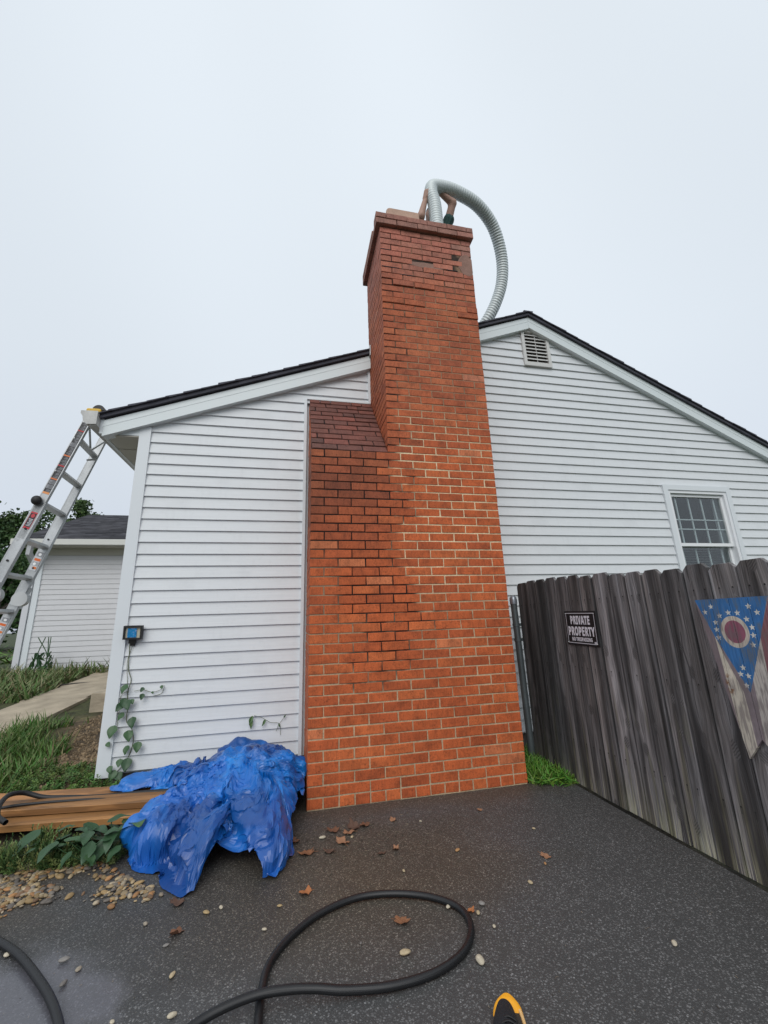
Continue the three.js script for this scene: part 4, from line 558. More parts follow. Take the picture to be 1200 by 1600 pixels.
{
  const z = ZW + .02, v = thing('climbing_vine', 'green vine with heart-shaped leaves climbing the white corner of the siding', 'vine', [-1.30, .10, z]), L = p => [p[0] + 1.30, p[1] - .10, (p[2] ?? z) - z], sm = mat({ color: rgb(.10, .12, .05), roughness: .7 }), r = rng(31);
  const stem = (P, rad = .0028) => part('stem', tube(P.map(p => L([p[0], p[1], p[2] ?? z + .004])), rad, 40, 6), sm, v);
  stem([[-1.372, 1.075], [-1.366, .98], [-1.358, .86], [-1.33, .78], [-1.345, .70], [-1.332, .58], [-1.33, .49], [-1.29, .44], [-1.268, .36], [-1.275, .29], [-1.31, .20], [-1.36, .14], [-1.33, .09]], .003);
  stem([[-1.35, 1.03], [-1.372, .93], [-1.36, .80], [-1.34, .69]], .0018); stem([[-1.30, .70], [-1.24, .705], [-1.17, .685], [-1.11, .70], [-1.09, .73], [-1.10, .675], [-1.16, .655]], .0018); stem([[-1.435, .12], [-1.44, .25], [-1.432, .35], [-1.395, .44], [-1.39, .60], [-1.385, .68], [-1.35, .70]], .002);
  const put = (x, y, s0, rot, k) => { const s = s0 * (.62 + .3 * r()); const m = part('leaf', heart, leafMats[k ?? (r() < .55 ? 0 : 1)], v); const p = L([x, y + s * .45, z + .018 + .012 * r()]); m.position.set(...p); m.scale.setScalar(s); m.rotation.set(-.25 - .25 * r(), (r() - .5) * .9, rot); };
  for (const [x, y, s, ro, k] of [[-1.352, .715, .075, -.4, 1], [-1.36, .62, .075, .1], [-1.335, .60, .085, .35], [-1.37, .585, .07, -.5], [-1.302, .625, .05, .35], [-1.352, .52, .06, -.7, 1], [-1.283, .475, .105, .15], [-1.302, .385, .085, .3], [-1.405, .42, .085, -.2, 1], [-1.298, .29, .085, -.15], [-1.228, .305, .085, .1], [-1.29, .19, .10, .05], [-1.436, .335, .04, .7], [-1.335, .21, .055, 0, 1], [-1.232, .705, .045, -.4, 0], [-1.232, .655, .055, -.1, 0], [-1.165, .68, .03, .6, 1], [-1.105, .715, .035, .5, 1], [-1.40, .17, .07, .4, 1], [-1.365, .13, .08, -.3, 1], [-1.34, .115, .07, .5]]) put(x, y, s, ro, k);
  const w = thing('vine_sprig', 'thin sprig with a few narrow leaves on the siding above the blue tarp', 'vine', [-.30, .36, z]), l2 = p => [p[0] + .30, p[1] - .36, .004];
  part('stem', tube([[-.40, .46], [-.34, .44], [-.27, .40], [-.20, .385], [-.19, .30]].map(l2), .0016, 24, 5), sm, w); part('stem', tube([[-.20, .385], [-.165, .43], [-.15, .45]].map(l2), .0014, 10, 5), sm, w); part('stem', tube([[-.205, .385], [-.225, .33]].map(l2), .0014, 8, 5), sm, w);
  for (const [x, y, s, ro, k] of [[-.425, .40, .085, .1, 3], [-.415, .42, .07, -.35, 2], [-.315, .395, .055, -.5, 2], [-.205, .37, .03, .4, 1], [-.165, .42, .03, 2.5, 1]]) { const m = part('leaf', heart, leafMats[k], w); m.position.set(...l2([x, y + s * .4])); m.position.z = .012; m.scale.set(s * .4, s * .85, s); m.rotation.set(-.2, .2, ro); }
}
// ---------------------------------------------------------------- lumber
const BD = { y0: .012 };
{
  const r = rng(41), tones = [[.58, .295, .115], [.47, .25, .10], [.57, .30, .115], [.27, .145, .06]];
  const lm = tones.map((c, i) => { const t = T.grain.clone(); t.repeat.set(1 / .17, 1 / 1.4); t.offset.set(.31 * i, .17 * i); t.needsUpdate = true; return mat({ color: rgb(...c), map: t, roughness: .62, bumpMap: T.grainBump, bumpScale: .0012 }); });
  const ang = -.118, dir = [Math.cos(ang), -Math.sin(ang)]; // along the boards, in x and z
  const lay = (name, label, off, yTop, w, t, s0, s1, m, tilt = 0) => { // off: across, from the line through (-1.5, -.2)
    const g = new MB(); const n = 8; for (let i = 0; i < n; i++) { const a = lerp(s0, s1, i / n), b = lerp(s0, s1, (i + 1) / n); g.quad([a, t / 2, w / 2], [b, t / 2, w / 2], [b, t / 2, -w / 2], [a, t / 2, -w / 2], [0, a], [0, b], [w, b], [w, a]); g.quad([a, -t / 2, w / 2], [b, -t / 2, w / 2], [b, t / 2 - .003, w / 2 + .003], [a, t / 2 - .003, w / 2 + .003], [w, a], [w, b], [w + t, b], [w + t, a]); g.quad([a, t / 2 - .003, w / 2 + .003], [b, t / 2 - .003, w / 2 + .003], [b, t / 2, w / 2], [a, t / 2, w / 2], [w + t, a], [w + t, b], [w + t, b], [w + t, a]); g.quad([b, -t / 2, -w / 2], [a, -t / 2, -w / 2], [a, t / 2, -w / 2], [b, t / 2, -w / 2], [.5, b], [.5, a], [.5 + t, a], [.5 + t, b]); g.quad([a, -t / 2, -w / 2], [b, -t / 2, -w / 2], [b, -t / 2, w / 2], [a, -t / 2, w / 2], [.6, a], [.6, b], [.6 + w, b], [.6 + w, a]); }
    for (const s of [s0, s1]) g.quad([s, -t / 2, w / 2], [s, -t / 2, -w / 2], [s, t / 2, -w / 2], [s, t / 2, w / 2], [0, 0], [w, 0], [w, t], [0, t]);
    const o = solo(name, g.geo(), m, label, 'board', 'lumber lying in front of the siding'); o.position.set(-1.5 - off * dir[1], yTop - t / 2, -.135 + off * dir[0]); o.rotation.y = ang; o.rotation.x = tilt; return o;
  };
  lay('lumber_board', 'orange brown board at the back of the lumber stack, nearest the grass', -.205, .147, .14, .04, -1.5, .95, lm[0], .05);
  lay('lumber_board', 'brown board in the middle of the lumber stack under the tarp', -.015, .163, .13, .034, -1.6, .92, lm[1], .06);
  lay('lumber_board', 'lowest front board of the lumber stack, above the weeds', .062, .118, .15, .036, -1.45, .88, lm[2], .03);
  lay('lumber_board', 'short dark board end lying in the gap of the lumber stack', -.108, .138, .05, .03, -1.4, .03, lm[3], .0);
  for (const [s, wl] of [[-.9, 'wooden block carrying the left end of the lumber stack'], [.1, 'wooden block under the middle of the lumber stack'], [.7, 'wooden block under the lumber stack beside the tarp']]) { const b = solo('wood_block', B(-.04, .04, 0, .075, -.24, .11), lm[3], wl, 'block', 'blocks carrying the lumber'); b.position.set(-1.5 + s * dir[0], .0, -.135 + s * dir[1]); b.rotation.y = ang; }
  solo('black_cable', tube([[-1.62, .155, .03], [-1.69, .175, -.02], [-1.728, .21, -.10], [-1.735, .225, -.19], [-1.70, .205, -.27], [-1.60, .165, -.29], [-1.42, .150, -.275], [-1.30, .145, -.258], [-1.0, .150, -.22], [-.8, .15, -.19]].map(p => [p[0], p[1] + .008, p[2] + .055]), .0135, 90, 10), M.rubber, 'black cable hooked over the left end of the lumber boards', 'cable');
  solo('black_cable', tube([[-1.9, .14, -.14], [-1.72, .165, -.13], [-1.6, .163, -.14], [-1.45, .160, -.135], [-1.25, .152, -.125], [-1.1, .135, -.11]].map(p => [p[0], p[1] + .006, p[2] - .01]), .008, 60, 8), M.rubber, 'thin black cable lying straight in the gap between two boards', 'cable');
}
// ---------------------------------------------------------------- blue tarp: a cloth draped over a heap by simulation
{
  const r = rng(51), ell = [[-.36, .0, -.14, .36, .355, .46], [-.27, .0, .04, .255, .30, .44], [-.42, .0, -.40, .40, .30, .27], [-.765, .0, .17, .19, .215, .235], [-.535, .0, .36, .155, .215, .29], [-.245, 0, .37, .15, .20, .265], [-.60, .0, -.08, .23, .28, .30]];
  const arm = (x, z) => { const a = [-1.12, -.34], b = [-.58, -.36], t = clamp((x - a[0]) / (b[0] - a[0])); const dx = x - lerp(a[0], b[0], t), dz = z - lerp(a[1], b[1], t), rr = lerp(.10, .13, t), q = dx * dx + dz * dz; return q < rr * rr ? .13 + Math.sqrt(rr * rr - q) * 1.0 : 0; };
  const floor = (x, z) => { let y = .006; const zc = -.135 + (x + 1.5) * .118; if (x < -.6 && z > zc - .28 && z < zc - .12) y = .153; if (x < -.6 && z > zc - .075 && z < zc + .065) y = Math.max(y, .162); if (x < -.64 && z > zc + .06 && z < zc + .125) y = Math.max(y, .116); for (const [ex, ey, ez, a, b, c] of ell) { const q = ((x - ex) / a) ** 2 + ((z - ez) / c) ** 2; if (q < 1) y = Math.max(y, ey + b * Math.sqrt(1 - Math.pow(q, 1.5))); } return Math.max(y, arm(x, z)); };
  const t = thing('blue_tarp', 'crumpled blue tarpaulin heaped against the wall beside the chimney', 'tarp', [-.5, 0, 0]);
  const tm = new THREE.MeshPhysicalMaterial({ map: T.tarp, color: rgb(.92, .96, 1), roughness: .40, side: THREE.DoubleSide, bumpMap: T.crinkle, bumpScale: .007, clearcoat: .35, clearcoatRoughness: .35 });
  function drape(out, cx, cz, N, slack, steps, lift, uvs, crush = 1) { // cloth cut to a footprint, larger than it, let down on the heap
    const ang = out.map(p => Math.atan2(p[1] - cz, p[0] - cx)), rad = out.map(p => Math.hypot(p[0] - cx, p[1] - cz));
    const ord = ang.map((a, i) => i).sort((a, b) => ang[a] - ang[b]); const bound = th => { let k = 0; while (k < ord.length && ang[ord[k]] < th) k++; const i0 = ord[(k + ord.length - 1) % ord.length], i1 = ord[k % ord.length]; let a0 = ang[i0], a1 = ang[i1], q = th; if (a1 <= a0) { if (q < a0) q += 6.28318; a1 += 6.28318; } return lerp(rad[i0], rad[i1], sstep(0, 1, (q - a0) / (a1 - a0)) * .5 + .5 * (q - a0) / (a1 - a0)); };
    const n1 = N + 1, P = new Float32Array(n1 * n1 * 3), Q = new Float32Array(n1 * n1 * 3);
    for (let j = 0; j <= N; j++) for (let i = 0; i <= N; i++) {
      const a = i / N * 2 - 1, b = j / N * 2 - 1; let rr, th; if (a === 0 && b === 0) { rr = 0; th = 0; } else if (a * a > b * b) { rr = Math.abs(a); th = (Math.PI / 4) * (b / a) + (a < 0 ? Math.PI : 0); } else { rr = Math.abs(b); th = Math.PI / 2 - (Math.PI / 4) * (a / b) + (b < 0 ? Math.PI : 0); }
      while (th > Math.PI) th -= 2 * Math.PI; const R = bound(th) * rr * .99, x = cx + Math.cos(th) * R, z = cz + Math.sin(th) * R, k = (j * n1 + i) * 3;
      P[k] = x + (r() - .5) * .004; P[k + 2] = z + (r() - .5) * .004; P[k + 1] = floor(x, z) + lift + lift * 1.6 * fbm(x * 9, z * 9, 3, 0, 0, 181);
    }
    Q.set(P); const C = [];
    const link = (a, b, st) => { const dx = P[a * 3] - P[b * 3], dy = P[a * 3 + 1] - P[b * 3 + 1], dz = P[a * 3 + 2] - P[b * 3 + 2]; C.push(a, b, Math.hypot(dx, dy * .9, dz) * slack((P[a * 3] + P[b * 3]) / 2, (P[a * 3 + 2] + P[b * 3 + 2]) / 2) * (.99 + .02 * r()), st); };
    for (let j = 0; j <= N; j++) for (let i = 0; i <= N; i++) { const a = j * n1 + i; if (i < N) link(a, a + 1, 1); if (j < N) link(a, a + n1, 1); if (i < N && j < N) { link(a, a + n1 + 1, .6); link(a + 1, a + n1, .6); } if (i < N - 1) link(a, a + 2, .12); if (j < N - 1) link(a, a + 2 * n1, .12); if (i < N - 5) link(a, a + 6, .03); if (j < N - 5) link(a, a + 6 * n1, .03); }
    const nc = C.length / 4, Ca = new Int32Array(nc), Cb = new Int32Array(nc), Cl = new Float32Array(nc), Cs = new Float32Array(nc); for (let i = 0; i < nc; i++) { Ca[i] = C[i * 4] * 3; Cb[i] = C[i * 4 + 1] * 3; Cl[i] = C[i * 4 + 2]; Cs[i] = C[i * 4 + 3]; }
    for (let it = 0; it < steps; it++) {
      for (let k = 0; k < P.length; k += 3) for (let c = 0; c < 3; c++) { const v = (P[k + c] - Q[k + c]) * .90; Q[k + c] = P[k + c]; P[k + c] += v - (c === 1 ? .0005 : 0); }
      for (let s = 0; s < 4; s++) for (let i = 0; i < nc; i++) { const a = Ca[i], b = Cb[i], dx = P[b] - P[a], dy = P[b + 1] - P[a + 1], dz = P[b + 2] - P[a + 2], l = Math.hypot(dx, dy, dz) || 1e-6; let w = (l - Cl[i]) / l * .5 * Cs[i]; w = clamp(w, -.35, .35); P[a] += dx * w; P[a + 1] += dy * w; P[a + 2] += dz * w; P[b] -= dx * w; P[b + 1] -= dy * w; P[b + 2] -= dz * w; }
      for (let k = 0; k < P.length; k += 3) { const f = floor(P[k], P[k + 2]) + .004; if (P[k + 1] < f) { P[k + 1] = lerp(P[k + 1], f, .8); P[k] = lerp(P[k], Q[k], .75); P[k + 2] = lerp(P[k + 2], Q[k + 2], .75); Q[k + 1] = P[k + 1]; } if (P[k + 2] < ZW + .03) P[k + 2] = ZW + .03; if (P[k] > -.006 && P[k + 2] < .01) P[k] = -.006; }
    }
    const uv = [], id = []; for (let j = 0; j <= N; j++) for (let i = 0; i <= N; i++) uv.push(i / N * uvs[0] + uvs[2], j / N * uvs[1] + uvs[3]); for (let j = 0; j < N; j++) for (let i = 0; i < N; i++) { const a = j * n1 + i; id.push(a, a + n1, a + 1, a + 1, a + n1, a + n1 + 1); }
    for (let k = 0; k < P.length; k += 3) P[k] += .5;
    const g = new THREE.BufferGeometry(); g.setAttribute('position', new THREE.Float32BufferAttribute(P, 3)); g.setAttribute('uv', new THREE.Float32BufferAttribute(uv, 2)); g.setIndex(id); g.computeVertexNormals(); const nm = g.attributes.normal, facet = (x, y, f, sd) => { const X0 = x * f + 11 + .3 * vn(x * f * .9 + 5, y * f * .9, 0, 0, sd + 5), Y0 = y * f + 17 + .3 * vn(x * f * .9, y * f * .9 + 31, 0, 0, sd + 6), X = Math.floor(X0), Y = Math.floor(Y0), u = X0 - X, v = Y0 - Y, a = hash(X, Y, sd), b = hash(X + 1, Y, sd), c = hash(X, Y + 1, sd), d = hash(X + 1, Y + 1, sd); if (hash(X, Y, sd + 3) < .5) return u + v < 1 ? a + (b - a) * u + (c - a) * v : d + (c - d) * (1 - u) + (b - d) * (1 - v); return u > v ? a + (b - a) * u + (d - b) * v : a + (d - c) * u + (c - a) * v; };
    const sv = P.slice(); for (let k = 0; k < P.length; k += 3) { // stiff sheeting buckles into flat facets with sharp creases between
      const x = sv[k] - .06, y = sv[k + 1], z = sv[k + 2] + .1, th = Math.atan2(z, x), ra = Math.hypot(x, z) + y * .7, amp = crush * (.5 + .5 * sstep(.1, .35, ra)), i = k / 3 % n1, j = Math.floor(k / 3 / n1), A = i / N * uvs[0] * 1.15 + uvs[2], Bv = j / N * uvs[1] * 1.25 + uvs[3];
      const d = amp * (.070 * (facet(A, Bv, 7, 221) - .5) + .040 * (facet(A + .3 * Bv, Bv, 14, 231) - .5) + .015 * (facet(A, Bv - .3 * A, 33, 241) - .5)); P[k] += nm.getX(k / 3) * d; P[k + 1] = Math.max(.003, P[k + 1] + nm.getY(k / 3) * d); P[k + 2] += nm.getZ(k / 3) * d; }
    g.attributes.position.array.set(P); g.computeVertexNormals(); return part('sheet', toCreasedNormals(g, .30), tm, t);
  }
  drape([[-.03, -.30], [-.012, -.08], [-.05, .16], [-.085, .32], [-.10, .52], [-.17, .66], [-.30, .60], [-.41, .43], [-.47, .58], [-.57, .69], [-.66, .62], [-.74, .50], [-.855, .42], [-.97, .28], [-.95, .16], [-.86, .05], [-.82, -.10], [-.84, -.25], [-.84, -.45], [-.78, -.60], [-.6, -.67], [-.25, -.67], [-.06, -.6]], -.48, -.06, 160, (x, z) => 1.03 + .10 * sstep(.15, .5, Math.hypot(x + .42, z + .12)), 130, .03, [1.1, 1.1, 0, 0]);
  drape([[-.55, -.30], [-.60, -.20], [-.80, -.19], [-1.00, -.21], [-1.17, -.24], [-1.24, -.31], [-1.245, -.40], [-1.18, -.48], [-1.00, -.52], [-.80, -.54], [-.6, -.54], [-.55, -.45]], -.88, -.36, 64, (x, z) => 1.06 + .22 * sstep(-1.05, -.85, x), 90, .02, [.6, .35, .3, .2], .5);
  for (const [x, z] of [[-.205, .615], [-.12, .45]]) { const y = .05; const gr = new THREE.TorusGeometry(.008, .0028, 6, 14); gr.rotateX(-1.1); gr.translate(x + .5, y, z); part('grommet', gr, M.aluMatte, t); }
}
// ---------------------------------------------------------------- black hose in the foreground
{
  const P = [[-1.62, .02, .62], [-1.40, .02, .68], [-1.198, .02, .838], [-1.081, .02, .936], [-.948, .02, 1.076], [-.837, .02, 1.21], [-.759, .02, 1.33], [-.68, .02, 1.48], [-.56, .02, 1.55], [-.45, .028, 1.48], [-.361, .042, 1.424], [-.28, .053, 1.400], [-.19, .0565, 1.386], [-.10, .053, 1.388], [-.02, .044, 1.396], [.077, .029, 1.413], [.243, .02, 1.427], [.404, .02, 1.406], [.52, .02, 1.34], [.583, .02, 1.235], [.578, .02, 1.135], [.50, .02, 1.045], [.355, .02, .975], [.189, .02, .955], [.021, .02, 1.015], [-.105, .02, 1.125], [-.169, .02, 1.233], [-.187, .019, 1.347], [-.188, .018, 1.46], [-.18, .02, 1.62], [-.12, .02, 1.85], [.02, .02, 2.3], [.3, .02, 3.2]];
  solo('black_hose', tube(P.map(p => [p[0], p[1] * .68, p[2]]), .0128, 420, 14), mat({ color: rgb(.010, .0105, .012), roughness: .48, bumpMap: T.rough, bumpScale: .0008 }), 'thick black rubber hose looping across the asphalt in the foreground', 'hose');
}
// ---------------------------------------------------------------- pebbles, dry leaves, twigs on the asphalt
const stoneGeos = [1, 2, 3, 4, 5, 6].map(s => { const g = new THREE.IcosahedronGeometry(1, 2), p = g.attributes.position, r = rng(s * 9), a = r() * 6, e = 1.25 + .45 * r(), f = .55 + .2 * r(); for (let i = 0; i < p.count; i++) { const v = V(p.getX(i), p.getY(i), p.getZ(i)), n = 1 + .24 * (fbm(v.x * 1.3 + a + 9, v.y * 1.3 + v.z * 1.1 + a + 9, 2, 0, 0, 191 + s) - .5); p.setXYZ(i, v.x * n * e, v.y * n * f, v.z * n * (.85 + .1 * s % .3)); } return toCreasedNormals(g, .9); });
const stoneCols = [[.50, .36, .18], [.60, .48, .30], [.42, .36, .28], [.55, .30, .13], [.66, .58, .44], [.30, .28, .26], [.36, .22, .13], [.22, .20, .185]];
const stoneMats = stoneCols.map(c => mat({ color: rgb(...c), roughness: .7, map: T.mottle }));
{
  const r = rng(61);
  const P = [[-.898, 1.002, .016, 'grey pebble beside the hose at the left', 5], [-.826, 1.062, .011, 'small pale pebble beside the damp patch', 2], [-.669, .872, .013, 'grey brown pebble below the pebble bed', 2], [-.492, 1.177, .012, 'cream pebble left of the hose loop', 1], [-.451, 1.344, .012, 'pale pebble near the bottom edge left of the hose crossing', 4], [-.846, 1.12, .014, 'dark stone chip on the damp asphalt', 7], [-.553, 1.02, .010, 'small grey stone between hose and tarp', 5], [-1.124, .915, .012, 'pale stone chip touching the hose at the left edge', 4], [-.624, 1.32, .010, 'pale grey stone chip at the bottom left', 4], [.305, 1.292, .017, 'tan pebble inside the hose loop', 1], [.548, 1.393, .018, 'cream pebble outside the hose loop, right of its lower run', 4], [.543, 1.10, .014, 'pale grey pebble touching the inside of the loop at the right', 4], [.645, 1.165, .011, 'yellowish pebble just outside the loop at the right', 1], [.683, 1.118, .013, 'round grey pebble right of the hose loop', 5], [.672, 1.252, .010, 'pale stone chip right of the hose loop', 4], [-.44, .864, .013, 'yellow pebble just below the tarp', 0], [-.385, .845, .010, 'pale pebble just below the tarp', 4], [-.196, 1.031, .010, 'cream chip above the left of the hose loop', 4], [-.141, .902, .010, 'brown pebble above the hose loop', 0], [.952, 1.045, .012, 'pale pebble alone on the right asphalt', 1], [1.235, .609, .011, 'pale pebble on the right asphalt toward the fence', 1], [.742, .702, .013, 'reddish pebble in the middle of the asphalt', 3], [.654, .338, .007, 'white stone chip in front of the chimney', 4], [1.10, .93, .010, 'small reddish chip on the right asphalt', 3], [.075, .375, .016, 'cream pebble among the dry leaves', 4], [.235, .41, .010, 'small tan chip right of the dry leaves', 1], [-.12, .22, .009, 'white chip beside the tarp near the chimney corner', 4], [.43, .80, .009, 'small stone above the top of the hose loop', 1], [1.25, 1.5, .012, 'pale stone chip in the lower right of the asphalt', 4], [.16, 1.2, .007, 'tiny dark chip inside the hose loop', 7]];
  P.forEach(([x, z, s, l, c], i) => { const m = solo('pebble', stoneGeos[i % 6], stoneMats[c], l, 'pebble', 'loose pebbles on the asphalt'); m.position.set(x, s * .5, z); m.scale.setScalar(s * .7); m.rotation.y = r() * 6; });
  // the bed of river pebbles by the weeds: nobody could count it
  const Mx = new THREE.Matrix4(), q = new THREE.Quaternion(), per = stoneGeos.map(() => []); let n = 0, guard = 0;
  while (n < 2600 && guard++ < 60000) {
    const x = -2.6 + 2.15 * r(), z = -.02 + .80 * r(); const inside = z < .66 + .10 * Math.sin(x * 7) + .12 * (r() - .5) - .12 * sstep(-1.1, -1.6, x) * 0 && z > .10 + .12 * (r()) + .18 * sstep(-1.1, -.9, x) && x < -.56 - .15 * r(); if (!inside) continue;
    const lump = fbm(x * 5 + 3, z * 5 + 3, 3, 0, 0, 201); if (lump < .46 + .16 * r() - .06 * (z < .4)) continue; if (x > -1.0 && z < .49 + (x + .855) * .95) continue; if (x > -.98 && z < .30) continue; if (x > -.80 && z < .52) continue; const s = .004 + .0095 * Math.pow(r(), 2.0); per[n % 6].push([x, Math.max(0, gh(x, z)) + s * .35, z, s, r() * 6, (r() - .5) * .7, r()]); n++;
  }
  const bed = new THREE.Group(); bed.name = 'pebble_bed'; bed.userData.kind = 'stuff'; scene.add(bed); tag(bed, 'scattered bed of tan and cream river pebbles between the weeds and the driveway', 'pebbles');
  per.forEach((L, k) => { const im = new THREE.InstancedMesh(stoneGeos[k], mat({ color: rgb(1, 1, 1), roughness: .65, map: T.mottle }), L.length); im.name = 'pebbles'; im.userData.kind = 'stuff'; L.forEach(([x, y, z, s, a, t, c], i) => { q.setFromEuler(new THREE.Euler(t, a, t * .5)); Mx.compose(V(x, y, z), q, V(s, s, s)); im.setMatrixAt(i, Mx); const C = stoneCols[Math.floor(c * c * 4 + c * 3.99) % 8]; im.setColorAt(i, rgb(...C.map((v, h) => v * (.5 + .42 * ((c * 37) % 1)) * [1.04, .98, .9][h]))); }); im.castShadow = im.receiveShadow = true; bed.add(im); });
  // dry leaves: lobed and curled
  const leafGeo = s => { const rr = rng(s), n = 22, sh = []; for (let i = 0; i < n; i++) { const a = i / n * 6.283, k = (.62 + .38 * Math.abs(Math.sin(a * 2.5 + .5))) * (.8 + .35 * rr()); sh.push(new THREE.Vector2(Math.cos(a) * k, Math.sin(a) * k * .72)); } const g = new THREE.ShapeGeometry(new THREE.Shape(sh), 4); const t = new MB(), pos = g.attributes.position, ix = g.index.array; const cu = .25 + .5 * rr(), tw = (rr() - .5) * .8; const b = p => { const x = pos.getX(p), y = pos.getY(p); return [x, cu * (x * x * .8 + y * y * .6) + tw * x * y + .08 * Math.sin(7 * x + s), y]; }; const C = [0, 0, 0]; for (let i = 0; i < sh.length; i++) { const a = sh[i], c = sh[(i + 1) % sh.length]; const f = v => [v.x, cu * (v.x * v.x * .8 + v.y * v.y * .6) + tw * v.x * v.y + .08 * Math.sin(7 * v.x + s), v.y], h = v => f(v.clone().multiplyScalar(.5)); t.tri(C, h(a), h(c)); t.quad(h(a), f(a), f(c), h(c), [0, 0], [0, 1], [1, 1], [1, 0]); } t.box(.6, 1.3, .05, .08, -.015, .015); return t.geo(.8); };
  const LG = [1, 2, 3, 4, 5].map(leafGeo), LM = [[.30, .13, .06], [.22, .10, .055], [.40, .20, .11], [.46, .17, .06], [.14, .075, .05]].map(c => mat({ color: rgb(...c), roughness: .8, map: T.mottle }));
  const D = [[-.075, .37, .045, 'curled brown leaf touching the right side of the tarp', 1], [-.02, .51, .05, 'large crumpled brown leaf by the tarp', 0], [.14, .305, .045, 'dark brown leaf in the cluster before the chimney', 1], [.175, .45, .045, 'pale brown leaf below the leaf cluster', 2], [.26, .30, .05, 'brown leaf in the middle of the cluster before the chimney', 4], [.325, .29, .045, 'dark leaf at the right of the cluster before the chimney', 1], [.10, .525, .038, 'small dark brown leaf beside the big crumpled leaf', 4], [-.033, .844, .034, 'orange lobed leaf alone above the hose loop', 3], [.336, 1.129, .034, 'reddish brown leaf inside the hose loop', 0], [.62, 1.150, .022, 'orange leaf scrap under the hose at the right of the loop', 3], [1.137, .872, .03, 'pale orange leaf scrap alone on the right asphalt', 2], [-.577, .759, .04, 'dark brown leaf below the tarp', 4], [-.533, .96, .036, 'dark reddish leaf with a long stalk left of the hose loop', 1], [.225, .36, .04, 'tan curled leaf in front of the cluster', 2], [.44, .60, .028, 'shredded pale leaf on the asphalt before the chimney', 2], [.36, .62, .024, 'small shred of leaf beside the shredded pale leaf', 4], [1.05, .30, .02, 'yellowish scrap on the asphalt near the right chimney corner', 2], [.5, .28, .03, 'thin pale leaf shred before the chimney', 2]];
  D.forEach(([x, z, s, l, c], i) => { const m = solo('dry_leaf', LG[i % 5], LM[c], l, 'leaf', 'fallen dry leaves on the asphalt'); m.position.set(x, .004, z); m.scale.setScalar(s); m.rotation.set((r() - .5) * .3, r() * 6, (r() - .5) * .3); });
  // fine litter: bits of stalk, grit and chaff
  const lit = [], tw = B(-.5, .5, 0, .08, -.04, .04); const im = new THREE.InstancedMesh(tw, mat({ color: rgb(1, 1, 1), roughness: .9 }), 2600); im.name = 'leaf_litter'; im.userData.kind = 'stuff'; tag(im, 'fine grit and leaf litter strewn over the asphalt', 'litter');
  for (let i = 0; i < 2600; i++) { const mode = r(), near = mode < .35, wall = mode > .8; const x = wall ? -.7 + 2.5 * r() : near ? .25 + (r() + r() + r() - 1.5) * .55 : -1.2 + 3 * r(), z = wall ? (x < .02 ? .72 * r() : .01 + .1 * r() * r()) : near ? .42 + (r() + r() - 1) * .35 : .05 + 1.9 * r(), s = near ? .005 + .02 * r() * r() : .003 + .006 * r() * r(); q.setFromEuler(new THREE.Euler(0, r() * 6, (r() - .5) * .3)); Mx.compose(V(x, .002, z), q, V(s, near ? .02 : s * .6, near ? s * .6 + .003 : s * 3)); im.setMatrixAt(i, Mx); const b = .04 + .34 * r() * r(); im.setColorAt(i, rgb(b, b * .8, b * .58)); } im.castShadow = im.receiveShadow = true; scene.add(im);
}
